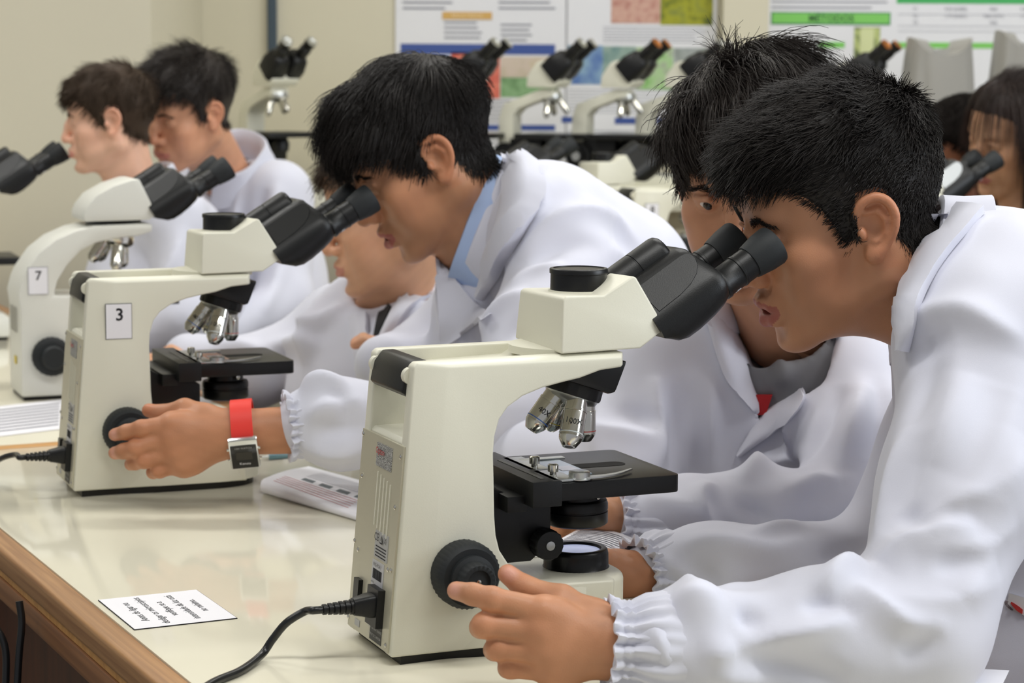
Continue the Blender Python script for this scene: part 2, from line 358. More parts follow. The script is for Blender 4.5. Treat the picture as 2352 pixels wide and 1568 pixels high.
    Fc=[tuple(range(n)),tuple(range(2*n-1,n-1,-1))]+[(i,(i+1)%n,n+(i+1)%n,n+i) for i in range(n)]
    hd=mk('viewing_head',V,Fc,M_CREAM,r,bevel=.0035,bseg=3)
    lathe('head_mount',[(.002,-.004),(.050,-.004),(.050,.003),(.002,.003)],A3(.188,YC,.2660),A3(0,0,1),M_CREAM,r,seg=40)
    cp=lathe('camera_port',[(.002,-.006),(.0262,-.006),(.0258,.0155),(.0268,.0160),(.0268,.0198),(.0262,.0205),(.0235,.0208),(.0232,.0198),(.002,.0198)],A3(.2035,YC,.3170),A3(0,0,1),M_BLACK2,r,seg=40)
    lathe('port_collar',[(.002,-.004),(.0285,-.004),(.0275,.0015),(.002,.0015)],A3(.2035,YC,.3165),A3(0,0,1),M_CREAM,hd,seg=40)
    binocular(r,A3(.2490,YC,.3095),panel=panel)
    # --- nosepiece
    ax=np.array([-.319,0,-.948]); c0=A3(.1985,YC,.2235)
    V=[]; 
    wt=[(.168,.2450),(.195,.2535),(.2375,.2550),(.2255,.2255),(.2190,.2250),(.1750,.2400)]
    prism('nosepiece_block',wt,.030,W-.030,M_BLACK2,r,bevel=.004)
    lathe('nosepiece_ring',[(.004,-.012),(.0268,-.012),(.0268,-.002),(.0262,0),(.004,0)],c0+ax*.003,ax,M_BLACK,r,seg=64,knurl=16,kamp=.018,krange=(-.0115,-.0015))
    tu=lathe('nosepiece_turret',[(.004,-.001),(.0258,-.001),(.0235,.004),(.010,.0095),(.003,.010)],c0+ax*.003,ax,M_STEEL,r,seg=40)
    u=np.cross(A3(0,1,0),ax); u/=np.linalg.norm(u); u=u if u[0]>0 else -u; v=A3(0,-1.,0)
    cone=math.radians(19)
    for phi,L,rr,ring,t in ((2.5,.036,.0100,mat('red_ring',(200,50,45),.4),'4X'),(92.5,.045,.0112,mat('white_ring',(225,232,232),.4),'100X'),(182.5,.041,.0110,mat('blue_ring',(60,110,200),.4),'40X'),(272.5,.036,.0100,mat('yellow_ring',(205,190,50),.4),'10X')):
        f=math.radians(phi); rad=u*math.cos(f)+v*math.sin(f); d=ax*math.cos(cone)+rad*math.sin(cone)
        base=c0+ax*.006+rad*.0150; ob=objective('objective',r,base,d,L,rr,ring)
        if detail and t in('100X','40X'):
            side=np.array([-.25,-.95,0]); side-=d*np.dot(side,d); side/=np.linalg.norm(side); tx=np.cross(d,side)
            q=base+d*L*.52+side*rr*1.0; text('magnification_mark',t,.0075,M_INK,ob,q+side*.00012+tx*.002,tx if np.dot(tx,A3(1,0,0))>0 else -tx,-d)
    # --- stage group
    dz=stage_dz
    sx0,sx1,sy0,sy1=.153,.275,-.005,.137; zt=.1535+dz
    pl=[]
    for cx,cy,a0 in ((sx1-.008,sy0+.008,-PI/2),(sx1-.008,sy1-.008,0)):
        for i in range(5): a=a0+PI/2*i/4; pl.append((cx+.008*math.cos(a),cy+.008*math.sin(a)))
    pl=[(sx0,sy0)]+pl+[(sx0,sy1)]
    st=prismz('stage',pl,zt-.016,zt,M_BLACK2,r,bevel=.0009)
    # elongated light aperture, shown as a dark sunken slot
    so_=rounded_section(.060,.020,.0099,8); prismz('stage_opening',[(.222+a,YC+b) for a,b in so_],zt-.004,zt+.0003,mat('slot_black',(5,5,5),.9),st)
    box('stage_carriage',.128,.156,sy0-.002,sy1+.012,zt-.020,zt+.003,M_BLACK,st,bevel=.001)
    box('stage_rail',.112,.131,sy0+.018,sy1+.01,zt-.027,zt-.0125,M_BLACK,st,bevel=.001)
    label_box('rail_scale',st,A3(.1425,YC-.01,zt+.0032),A3(0,1,0),A3(-1,0,0),.10,.004,mat('rail_marks',(70,70,68),.5),.0003)
    hol=mk('slide_holder',*merge(boxV(.150,.170,.052,.118,zt+.0005,zt+.003),boxV(.150,.172,-.002,.046,zt+.0005,zt+.003),boxV(.162,.206,.098,.107,zt+.0012,zt+.0032)),M_STEEL,st,bevel=.0006)
    for y in (.062,.020):
        lathe('thumb_screw',[(.001,0),(.003,0),(.003,.004),(.0048,.0045),(.0048,.0105),(.0035,.0115),(.001,.0115)],A3(.159,y,zt+.002),A3(0,0,1),M_CHROME,st,seg=20)
    lathe('clip_pivot',[(.001,0),(.0115,0),(.0115,.001),(.0095,.0015),(.0095,.0062),(.0085,.007),(.001,.007)],A3(.178,-.001+.006,zt+.0012),A3(0,0,1),M_STEEL,st,seg=28)
    pa=spline([(.170,.004),(.190,.000),(.215,.006),(.238,.022)],14); nn=np.gradient(pa,axis=0); nn=np.stack([-nn[:,1],nn[:,0]],1); nn/=np.linalg.norm(nn,axis=1)[:,None]
    wd=np.linspace(.0055,.0012,14)[:,None]; ol=np.vstack([pa+nn*wd,(pa-nn*wd)[::-1]])
    prismz('clip_arm',[tuple(q) for q in ol],zt+.0022,zt+.0036,M_STEEL,st)
    box('glass_slide',.1725,.1985,.022,.096,zt+.0006,zt+.0018,M_GLASS,st)
    box('specimen_cover',.178,.194,.042,.062,zt+.0018,zt+.0022,mat('specimen_film',(216,214,224),.2),st)
    # --- bracket, condenser, knobs
    br=[(.090,.158+dz*0),(.090,.098),(.100,.078),(.113,.076),(.144,.076),(.1635,.092),(.1635,.128),(.152,.1345),(.135,.1345),(.120,.140),(.105,.146)]
    prism('stage_bracket',br,.034,W-.034,M_BLACK2,r,bevel=.0015)
    cz=.126+dz
    lathe('condenser',[(.004,.013),(.020,.013),(.0225,.006),(.0225,-.002),(.028,-.003),(.0292,-.006),(.0292,-.0115),(.0282,-.012),(.0282,-.013),(.0292,-.0135),(.0292,-.024),(.027,-.026),(.004,-.026)],A3(.2035,YC,cz),A3(0,0,1),M_BLACK2,r,seg=44)
    lathe('centring_screw',[(.0004,0),(.0028,0),(.0028,.004),(.0004,.0045)],A3(.212,YC-.0235,cz+.0035),A3(.35,-.93,0),M_CHROME,r,seg=14)
    sk=lathe('condenser_knob',[(.003,0),(.0125,0),(.0138,.001),(.0138,.014),(.0128,.016),(.0075,.0163),(.003,.0163)],A3(.1560,.034,.0925),A3(0,-1,0),M_BLACK,r,seg=60,knurl=15,kamp=.02,krange=(.0009,.0141))
    lathe('knob_screw',[(.0004,.0150),(.0042,.0150),(.0042,.0172),(.0004,.0176)],A3(.1560,.034,.0925),A3(0,-1,0),M_STEEL,sk,seg=20)
    for sg in (-1,1):
        o_=A3(.064,.004 if sg<0 else W-.004,.080); d=A3(0,sg,0)
        ck=lathe('coarse_focus_knob',[(.004,0),(.0270,0),(.0292,.002),(.0295,.004),(.0295,.019),(.0275,.0235),(.0255,.026),(.004,.026)],o_,d,M_RUBBER,r,seg=120,knurl=40,kamp=.012,krange=(.0035,.0195))
        fk=lathe('fine_focus_knob',[(.004,.024),(.0195,.024),(.0200,.026),(.0200,.031),(.0165,.0325),(.0160,.043),(.0145,.0445),(.0105,.0442),(.0100,.042),(.0030,.042)],o_,d,M_RUBBER,r,seg=80,knurl=20,kamp=.02,krange=(.0326,.0431))
        lathe('knob_screw',[(.0003,.0415),(.0022,.0415),(.0020,.0435),(.0003,.0440)],o_,d,M_CHROME,fk,seg=14)
    lc=lathe('lamp_collector',[(.004,-.006),(.0318,-.006),(.0322,-.001),(.0300,.001),(.0298,.0125),(.0292,.0165),(.0275,.0178),(.0235,.0175),(.0225,.0150),(.004,.0150)],A3(.2035,YC,.0600),A3(0,0,1),M_BLACK2,r,seg=96,knurl=48,kamp=.009,krange=(.0009,.0130))
    lathe('lamp_lens',[(.001,.0140),(.0222,.0140),(.0222,.0152),(.012,.0168),(.001,.0174)],A3(.2035,YC,.0600),A3(0,0,1),mat('lit_lens',(214,224,250),.2,emit=(205,215,255),estr=.55) if lamp_on else M_GLASS,lc,seg=40)
    if number:
        c=A3(.056,.0016,.196); ux=A3(1,0,0); uy=A3(0,-.012,1.); uy/=np.linalg.norm(uy)
        fr=label_box('number_label',r,A3(.057,.0025,.214),ux,uy,.032,.043,M_INK,.0006)
        label_box('number_card',fr,A3(.057,.0020,.214),ux,uy,.0308,.0418,M_WHITEP,.0007)
        text('number_digit',number,.021,M_INK,fr,A3(.058,.00105,.2215),ux,uy,bold=True)
    return r
def plug_cord(label,root_pose,path,mat_=None):
    """moulded plug in the power socket and its cable; own thing"""
    M=root_pose; f=lambda p:np.array(M@Vector(p))
    e=empty('power_cord',f((-.03,.042,.0)))
    inv=e.location.copy()
    def L(p): return np.asarray(p,float)-np.array(inv)
    bxv=[]
    for x,w,h in ((.004,.0105,.0105),(-.009,.0105,.0100),(-.016,.0085,.0085),(-.023,.0072,.0072)):
        bxv.append([L(f((x,.042+q[0],.0475+q[1]))) for q in rounded_section(2*w,2*h,.004,3)])
    mk('plug_housing',*loftV(bxv),M_BLACK,e,smooth=True)
    ax=f((-1,0,0))-f((0,0,0)); ax/=np.linalg.norm(ax)
    s0=L(f((-.022,.042,.0475)))
    prof=[(.001,0)]
    for k in range(6): prof+=[(.0068-.0004*k,.0006+.0050*k),(.0068-.0004*k,.0036+.0050*k),(.0052-.0004*k,.0038+.0050*k),(.0052-.0004*k,.0054+.0050*k)]
    prof.append((.001,.0306)); lathe('strain_relief',prof,s0,ax,M_BLACK,e,seg=18)
    end=s0+ax*.029
    pts=[end,end+ax*.008]+[L(p) for p in path]
    tube('cable',spline(pts,70),.0036,mat('black_cable',(22,23,25),.3),e,seg=12)
    tag(e,label,'cord'); return e
# ---------------------------------------------------------------- room shell
M_FLOOR=mat('terrazzo_floor',(120,112,100),.45,var=.12,vscale=40)
M_WOOD=None
def wood(name,c0,c1,axis,scale=6,rough=.42):
    m=bpy.data.materials.new(name); m.use_nodes=True; nt=m.node_tree; b=nt.nodes['Principled BSDF']; b.inputs['Roughness'].default_value=rough
    tc=nt.nodes.new('ShaderNodeTexCoord'); mp=nt.nodes.new('ShaderNodeMapping'); mp.inputs['Scale'].default_value=axis
    n=nt.nodes.new('ShaderNodeTexNoise'); n.inputs['Scale'].default_value=scale; n.inputs['Detail'].default_value=6; n.inputs['Distortion'].default_value=.6
    r=nt.nodes.new('ShaderNodeValToRGB'); r.color_ramp.elements[0].position=.3; r.color_ramp.elements[1].position=.72
    r.color_ramp.elements[0].color=(*lin(c0),1); r.color_ramp.elements[1].color=(*lin(c1),1)
    nt.links.new(tc.outputs['Object'],mp.inputs['Vector']); nt.links.new(mp.outputs['Vector'],n.inputs['Vector']); nt.links.new(n.outputs['Fac'],r.inputs['Fac']); nt.links.new(r.outputs['Color'],b.inputs['Base Color'])
    return m
M_WOOD=wood('varnished_wood',(134,92,56),(180,136,90),(60,1.5,60),2.2)
M_WOOD2=wood('worn_brown_wood',(108,66,36),(146,98,58),(60,1.5,60),2.2)
M_WOODD=wood('dark_wood_panel',(66,34,18),(92,50,28),(30,30,3),2)
M_WOODL=wood('orange_wood',(176,124,62),(206,154,88),(2,40,40),2.2)
struct(box('floor',-5,5,-1.5,6.3,-.06,0,M_FLOOR))
struct(box('ceiling',-5,5,-1.5,6.3,3.0,3.08,mat('ceiling_white',(232,230,222),.8)))
YB=5.85
struct(box('wall_back',-5,5,YB,YB+.1,0,3.0,M_WALL))
_x=P(350,300,5.0)[0]; _ya=P(350,300,5.0)[1]
struct(box('wall_pillar',-5,_x,_ya,YB-.002,0,3.0,M_WALL))
# strip of wall casing between the posters
_a=P(1650,100,YB)[0]; _b=P(1752,100,YB)[0]
struct(box('trim_1',_a,_b,YB-.07,YB-.001,0,3.0,mat('casing_beige',(206,200,178),.7)))
cdt=tag(box('wall_conduit',-.0125,.0125,-.02,0,1.30,2.999,mat('slate_conduit',(66,80,92),.5),bevel=.003),'dark slate-blue vertical cable duct on the back wall','cable duct')
_p=P(629,100,YB-.03); cdt.location=(_p[0],YB-.002,0)
# ---------------------------------------------------------------- long laboratory tables
TA=A3(.894,.447,0); TLd=A3(-.447,.894,0); T0=A3(-.2696,1.7618,0)
TYAW=math.atan2(.447,.894)
def table(name,label,a0,a1,l0,l1,ends=(True,True),group=None,side_panel=True):
    """a: across from the left edge, l: along the table"""
    r=empty(name,tuple(T0),TYAW); tag(r,label,'table',group)
    z=ZT; tw=.028; e0,e1=(tw if ends[0] else 0),(tw if ends[1] else 0)
    box('table_top',a0,a1,l0+e0,l1-e1,z-.012,z,M_TABLE,r,bevel=.0008)
    def trim(x0,x1,y0,y1):
        if y1-y0>x1-x0: pr=[(x0,z-.045),(x0,z-.012),(x0+.004,z-.001),(x0+.008,z+.0006),(x1,z+.0006),(x1,z-.045)] if x0<a0 else [(x0,z-.045),(x0,z+.0006),(x1-.008,z+.0006),(x1-.004,z-.001),(x1,z-.012),(x1,z-.045)]
        V=[]
        o=x0 if x0<a0 else x1; sg=1 if x0<a0 else -1
        box('edge_moulding',min(o+sg*.0030,o+sg*.0277),max(o+sg*.0030,o+sg*.0277),y0,y1,z-.031,z-.0245,M_WOODL,r); box('edge_batten',x0,x1,y0,y1,z-.056,z-.0315,M_WOOD2,r,bevel=.003)
        return box('edge_trim',x0,x1,y0,y1,z-.024,z+.0006,M_WOOD,r,bevel=.005,bseg=3)
    trim(a0-tw,a0-.0004,l0,l1); trim(a1+.0004,a1+tw,l0,l1)
    if ends[0]:
        box('end_trim',a0,a1,l0,l0+tw-.0004,z-.048,z+.0006,M_WOODL,r,bevel=.003)
    if ends[1]:
        box('end_trim',a0,a1,l1-tw+.0004,l1,z-.048,z+.0006,M_WOODL,r,bevel=.003)
    box('under_frame',a0+.01,a1-.01,l0+tw,l1-tw,z-.048,z-.0125,M_WOODD,r)
    if side_panel: box('modesty_panel',a0+.06,a0+.08,l0+.05,l1-.05,.12,z-.048,M_WOODD,r)
    for x in (a0+.02,a1-.08):
        for y in (l0+.06,(l0+l1)/2,l1-.12):
            box('leg',x,x+.06,y,y+.06,0,z-.048,M_WOODD,r,bevel=.004)
    return r
table('lab_table','long cream-topped lab table with wooden edge under the nearest two microscopes',0,.590,-1.0,1.195,(True,False))
t2=table('lab_table','cream-topped lab table with orange wooden end trim holding microscope number 7',-.10,.520,1.198,3.0,(True,True))
MIC_POSE={1:(-.10124,1.80845,.39926),3:(-.52732,2.54455,.37722)}
def pose(o,x,y,a,z=ZT): o.location=(x,y,z); o.rotation_euler=(0,0,a); return Matrix.Translation((x,y,z))@Matrix.Rotation(a,4,'Z')
mic1=build_mic('microscope'); MX1=pose(mic1,*MIC_POSE[1]); tag(mic1,'cream trinocular microscope in the foreground with its back panel showing','microscope','trinocular microscopes on the tables')
mic3=build_mic('microscope',number='3',stage_dz=.004); MX3=pose(mic3,*MIC_POSE[3]); tag(mic3,'cream trinocular microscope with number 3 card on its side','microscope','trinocular microscopes on the tables')
# ---------------------------------------------------------------- sculpting engine: signed distance fields on a voxel grid
class Sculpt:
    def __init__(s,lo,hi,h):
        s.lo=np.asarray(lo,float); s.h=h; s.n=np.maximum(np.ceil((np.asarray(hi)-s.lo)/h).astype(int)+1,4)
        s.v=np.full(s.n,.05,np.float32)
        s.ax=[(s.lo[i]+h*np.arange(s.n[i])).astype(np.float32) for i in range(3)]
    def _sub(s,lo,hi):
        a=np.clip(np.floor((np.asarray(lo)-s.lo)/s.h).astype(int),0,s.n); b=np.clip(np.ceil((np.asarray(hi)-s.lo)/s.h).astype(int)+1,0,s.n)
        if (b<=a).any(): return None
        sl=tuple(slice(a[i],b[i]) for i in range(3))
        return sl,s.ax[0][sl[0]][:,None,None],s.ax[1][sl[1]][None,:,None],s.ax[2][sl[2]][None,None,:]
    def _comb(s,sl,d,k,op):
        a=s.v[sl]
        if op=='add':
            if k>0:
                hh=np.maximum(k-np.abs(a-d),0)/k; s.v[sl]=np.minimum(a,d)-hh*hh*k*.25
            else: s.v[sl]=np.minimum(a,d)
        else:
            d=-d
            if k>0:
                hh=np.maximum(k-np.abs(a-d),0)/k; s.v[sl]=np.maximum(a,d)+hh*hh*k*.25
            else: s.v[sl]=np.maximum(a,d)
    def cap(s,a,b,ra,rb=None,k=.01,op='add',flat=None):
        """round cone; flat=(axis,factor) squashes the section along a world axis"""
        rb=ra if rb is None else rb; a=np.asarray(a,float); b=np.asarray(b,float); m=max(ra,rb)*(1 if flat is None else max(1,1/flat[1]))+k+.006
        g=s._sub(np.minimum(a,b)-m,np.maximum(a,b)+m)
        if g is None: return s
        sl,X,Y,Z=g; X=X-np.float32(a[0]);Y=Y-np.float32(a[1]);Z=Z-np.float32(a[2]); ab=(b-a).astype(np.float32); L=float(ab@ab)+1e-12
        t=np.clip((X*ab[0]+Y*ab[1]+Z*ab[2])/np.float32(L),0,1)
        dx,dy,dz=X-t*ab[0],Y-t*ab[1],Z-t*ab[2]
        if flat is not None:
            n=np.asarray(flat[0],float); n=(n/np.linalg.norm(n)).astype(np.float32); q=(dx*n[0]+dy*n[1]+dz*n[2])*np.float32(flat[1]-1)
            dx,dy,dz=dx+q*n[0],dy+q*n[1],dz+q*n[2]
        s._comb(sl,np.sqrt(dx*dx+dy*dy+dz*dz)-(np.float32(ra)+t*np.float32(rb-ra)),k,op); return s
    def chain(s,pts,rs,k=.008,op='add',flat=None):
        rs=np.broadcast_to(rs,(len(pts),))
        for i in range(len(pts)-1): s.cap(pts[i],pts[i+1],rs[i],rs[i+1],k,op,flat)
        return s
    def ell(s,c,r,k=.01,op='add',R=None):
        """ellipsoid; R = 3x3 with columns = its axes"""
        c=np.asarray(c,float); r=np.asarray(r,float); m=r.max()+k+.006
        g=s._sub(c-m,c+m)
        if g is None: return s
        sl,X,Y,Z=g; X=X-np.float32(c[0]);Y=Y-np.float32(c[1]);Z=Z-np.float32(c[2])
        if R is not None:
            R=np.asarray(R,np.float32); X,Y,Z=(X*R[0,0]+Y*R[1,0]+Z*R[2,0]),(X*R[0,1]+Y*R[1,1]+Z*R[2,1]),(X*R[0,2]+Y*R[1,2]+Z*R[2,2])
        r=r.astype(np.float32); x,y,z=X/r[0],Y/r[1],Z/r[2]; k0=np.sqrt(x*x+y*y+z*z); x,y,z=x/r[0],y/r[1],z/r[2]; k1=np.sqrt(x*x+y*y+z*z)+1e-9
        s._comb(sl,k0*(k0-1)/k1,k,op); return s
    def half(s,o,n,k=.004):
        """cut away everything on the side n points to"""
        X,Y,Z=s.ax[0][:,None,None],s.ax[1][None,:,None],s.ax[2][None,None,:]; n=np.asarray(n,float); n/=np.linalg.norm(n)
        d=((X-o[0])*n[0]+(Y-o[1])*n[1]+(Z-o[2])*n[2]).astype(np.float32); a=s.v
        hh=np.maximum(k-np.abs(a-d),0)/k; s.v=np.maximum(a,d)+hh*hh*k*.25; return s
    def mesh(s,smooth=1):
        v=s.v; v[0]=v[-1]=.05; v[:,0]=v[:,-1]=.05; v[:,:,0]=v[:,:,-1]=.05
        sg=v<0; nx,ny,nz=v.shape
        c=np.zeros((nx-1,ny-1,nz-1),np.uint8)
        for i in (0,1):
            for j in (0,1):
                for k in (0,1): c+=sg[i:nx-1+i,j:ny-1+j,k:nz-1+k]
        act=np.argwhere((c>0)&(c<8)); idx=np.full(c.shape,-1,np.int32); idx[tuple(act.T)]=np.arange(len(act))
        acc=np.zeros((len(act),3)); cnt=np.zeros(len(act))
        corners=[(i,j,k) for i in (0,1) for j in (0,1) for k in (0,1)]
        val={q:v[act[:,0]+q[0],act[:,1]+q[1],act[:,2]+q[2]].astype(float) for q in corners}
        for q in corners:
            for axn in range(3):
                if q[axn]==0:
                    q2=list(q); q2[axn]=1; q2=tuple(q2); a,b=val[q],val[q2]; m=(a<0)!=(b<0)
                    t=np.where(m,a/np.where(m,a-b,1),0); p=np.array(q,float)[None]+0*acc; p[:,axn]+=t; acc+=p*m[:,None]; cnt+=m
        V=s.lo+s.h*(act+acc/cnt[:,None])
        Q=[]
        for axn in range(3):
            sl0=[slice(1,-1)]*3; sl1=[slice(1,-1)]*3; sl0[axn]=slice(0,-1); sl1[axn]=slice(1,None)
            a=sg[tuple(sl0)]; b=sg[tuple(sl1)]; e=np.argwhere(a!=b); 
            if not len(e): continue
            flip=a[tuple(e.T)]
            off=np.array([1,1,1]); off[axn]=0; e=e+off
            o1,o2=[(1,2),(2,0),(0,1)][axn]; d1=np.zeros(3,int); d1[o1]=1; d2=np.zeros(3,int); d2[o2]=1
            q=np.stack([idx[tuple((e-d1-d2).T)],idx[tuple((e-d2).T)],idx[tuple(e.T)],idx[tuple((e-d1).T)]],1)
            q[~flip]=q[~flip][:,::-1]; Q.append(q)
        Q=np.vstack(Q); Q=Q[(Q>=0).all(1)]
        for _ in range(smooth): V=lap(V,Q,.5)
        return V,Q
def lap(V,Q,f=.5):
    S=np.zeros_like(V); C=np.zeros(len(V)); n=Q.shape[1]
    for i in range(n):
        a,b=Q[:,i],Q[:,(i+1)%n]
        for d in range(3): S[:,d]+=np.bincount(a,V[b,d],len(V))+np.bincount(b,V[a,d],len(V))
        C+=np.bincount(a,minlength=len(V))+np.bincount(b,minlength=len(V))
    return V+(S/np.maximum(C,1)[:,None]-V)*f
def vnorm(V,Q):
    a,b,c,d=V[Q[:,0]],V[Q[:,1]],V[Q[:,2]],V[Q[:,3]]; n=np.cross(c-a,d-b); N=np.zeros_like(V)
    for i in range(4):
        for k in range(3): N[:,k]+=np.bincount(Q[:,i],n[:,k],len(V))
    return N/(np.linalg.norm(N,axis=1)[:,None]+1e-12)
def joinq(*vq):
    V=[];Q=[];o=0
    for v,q in vq: V.append(v); Q.append(q+o); o+=len(v)
    return np.vstack(V),np.vstack(Q)
def nz(p,f,seed=0):
    """cheap smooth pseudo-noise in [-1,1] from summed sines"""
    r=np.random.default_rng(seed); out=0
    for i in range(5):
        d=r.normal(size=3); d/=np.linalg.norm(d); out=out+np.sin((p@d)*f*(.7+.25*i)+r.uniform(0,6.28))
    return out/2.6
def polydist(V,pts):
    """distance to a polyline and the parameter 0..1 along it"""
    pts=np.asarray(pts,float); best=np.full(len(V),9.); par=np.zeros(len(V)); n=len(pts)-1
    for i in range(n):
        a,b=pts[i],pts[i+1]; ab=b-a; t=np.clip(((V-a)@ab)/(ab@ab+1e-12),0,1); d=np.linalg.norm(V-a-t[:,None]*ab,axis=1); m=d<best; best[m]=d[m]; par[m]=(i+t[m])/n
    return best,par
def folds(V,Q,lst,N=None):
    """lst of (3d polyline, width, height[,taper]) raised (or sunk) cloth folds"""
    N=vnorm(V,Q) if N is None else N; D=np.zeros(len(V))
    for f in lst:
        pts,wd,ht=f[:3]; pts=np.asarray(pts,float); m=((V>pts.min(0)-3*wd)&(V<pts.max(0)+3*wd)).all(1); ii=np.nonzero(m)[0]
        if not len(ii): continue
        d,t=polydist(V[ii],pts); D[ii]+=ht*np.exp(-(d/wd)**(1.5 if ht>0 else 2))*np.sin(PI*np.clip(t*.94+.03,0,1))**.8
    return V+N*D[:,None]
def setcol(o,C):
    me=o.data; a=me.color_attributes.new('Col','FLOAT_COLOR','POINT'); C=np.hstack([C,np.ones((len(C),1))]).astype(np.float32); a.data.foreach_set('color',C.ravel())
def hit(bvh,px,py):
    r=ray(px,py); l=bvh.ray_cast(Vector(CAM),Vector(r).normalized(),12)
    return None if l[0] is None else np.array(l[0])
def on_surface(V,Q,pix,n=24):
    """points of a surface seen along a pixel polyline (used to place seams and folds of cloth where the photo shows them)"""
    b=BVHTree.FromPolygons([tuple(v) for v in V],[tuple(int(i) for i in q) for q in Q]); out=[]
    for q in pix:
        pp=spline(q,max(8,len(q)*5)) if len(q)>2 else np.linspace(q[0],q[1],10); L=[hit(b,*p) for p in pp]; L=[p for p in L if p is not None]
        out.append(np.array(L) if len(L)>2 else None)
    return out
# ---------------------------------------------------------------- heads (local: x face, y left ear, z up, metres at scale 1)
def rot3(yaw,pitch,roll):
    y,p,r=map(math.radians,(yaw,pitch,roll)); cy,sy=math.cos(y),math.sin(y); cp,sp=math.cos(p),math.sin(p); cr,sr=math.cos(r),math.sin(r)
    return np.array([[cy,-sy,0],[sy,cy,0],[0,0,1]])@np.array([[cp,0,sp],[0,1,0],[-sp,0,cp]])@np.array([[1,0,0],[0,cr,-sr],[0,sr,cr]])
class Head:
    def __init__(s,c,yaw,pitch,roll,s_):
        s.c=np.asarray(c,float); s.R=rot3(yaw,pitch,roll); s.s=s_
    def w(s,p): return s.c+s.s*(np.asarray(p,float)@s.R.T)
    def l(s,p): return ((np.asarray(p,float)-s.c)@s.R)/s.s
    def d(s,v): return np.asarray(v,float)@s.R.T
def sculpt_head(H,neck,vox=.002,mouth=0.,child=0.,nose=1.,smile=0.,neck_r=.054,eyes_open=True,jaw=0.):
    """returns world-space verts, quads, colour masks; neck = world point at the base of the neck"""
    nb=H.l(neck); lo=np.minimum([-.125,-.105,-.175],nb-.075); hi=np.maximum([.135,.105,.145],nb+.075)
    S=Sculpt(lo,hi,vox); cz=-.002*child
    S.ell((-.012,0,.040),(.096,.0745,.086),k=.0)
    S.ell((.028,0,.048),(.060,.060,.060),k=.03)                      # forehead
    S.ell((.026,0,-.030),(.060,.058,.075),k=.03)                      # face mass
    S.ell((.020,0,-.072),(.058,.045,.036),k=.025)                     # lower face
    for sg in (-1,1):
        S.cap((-.014,sg*.054,-.052),(.062,sg*.018,-.098),.018,.016,k=.022)      # jaw line
        S.cap((-.012,sg*.058,-.010),(-.014,sg*.054,-.052),.016,.018,k=.02)       # jaw ramus
        S.ell((.054,sg*.044,-.022),(.024,.020,.020),k=.02)                       # cheek bone
        S.ell((.052,sg*.036,-.052),(.022,.020,.024+.004*child),k=.02)            # cheek
    S.ell((.074-.004*mouth,0,-.100-.006*mouth),(.0175,.020,.0155),k=.016)                              # chin
    S.cap((.074,-.034,.024),(.074,.034,.024),.0135,.0135,k=.014)                 # brow ridge
    for sg in (-1,1): S.ell((.0955,sg*.0315,.0035),(.017,.0165,.0125),k=.012,op='sub')  # orbits
    S.ell((.079,0,-.066),(.018,.027,.020),k=.014)                                # muzzle
    # nose
    S.chain([(.084,0,.016),(.094,0,-.004),(.1065*nose+.0*(1-nose),0,-.031)],[.0075,.0078,.0095],k=.010)
    S.ell((.1055*nose,0,-.0355),(.0105,.0105,.0095),k=.006)
    for sg in (-1,1):
        S.ell((.0945*nose,sg*.0125,-.0385),(.0105,.0075,.0080),k=.006)
        S.ell((.1000*nose,sg*.0072,-.0470),(.0055,.0034,.0045),k=.003,op='sub')
    # philtrum and lips
    up=.0620; lw=.0735+mouth*.0085
    S.chain([(.0800,-.0250,-.0690),(.0900,-.0150,-up-.0034),(.0940,-.0050,-up),(.0935,0,-up-.001),(.0940,.0050,-up),(.0900,.0150,-up-.0034),(.0800,.0250,-.0690)],[.0030,.0052,.0062,.0058,.0062,.0052,.0030],k=.004)
    S.chain([(.0800,-.0240,-.0705),(.0885,-.0140,-lw-.0000),(.0925,0,-lw-.0022),(.0885,.0140,-lw-.0000),(.0800,.0240,-.0705)],[.0030,.0066,.0080,.0066,.0030],k=.004)
    if mouth>0:
        S.chain([(.0815,-.0225,-.0695),(.0960,-.010,-.0685-mouth*.003),(.0985,0,-.0685-mouth*.003),(.0960,.010,-.0685-mouth*.003),(.0815,.0225,-.0695)],[.0008,.0012+mouth*.0016,.0014+mouth*.0020,.0012+mouth*.0016,.0008],k=.002,op='sub')
        S.ell((.086,0,-.0685-mouth*.003),(.012,.017,.0014+mouth*.0024),k=.002,op='sub')
    else:
        S.chain([(.0845,-.0215,-.0688),(.0965,-.008,-.0668),(.0985,0,-.0672),(.0965,.008,-.0668),(.0845,.0215,-.0688)],[.0010,.0013,.0013,.0013,.0010],k=.0025,op='sub')
    S.ell((.095,0,-.0885-.011*mouth),(.010,.017,.0055),k=.014,op='sub')                        # groove above the chin
    # eyes: lids over a ball
    for sg in (-1,1):
        S.ell((.0735,sg*.0315,.0030),(.0138,.0150,.0128),k=.004)
        if eyes_open:
            S.chain([(.0865,sg*.0185,.0015),(.0905,sg*.029,.0050),(.0835,sg*.0445,.0035)],[.0008,.0030*eyes_open,.0008],k=.002,op='sub')
            S.chain([(.0845,sg*.0180,.0055),(.0888,sg*.029,.0108),(.0800,sg*.0460,.0070)],[.0020,.0026,.0020],k=.004)
        else:
            S.chain([(.0850,sg*.0185,-.0015),(.0885,sg*.029,-.0040),(.0815,sg*.0450,-.0010)],[.0006,.0010,.0006],k=.002,op='sub')
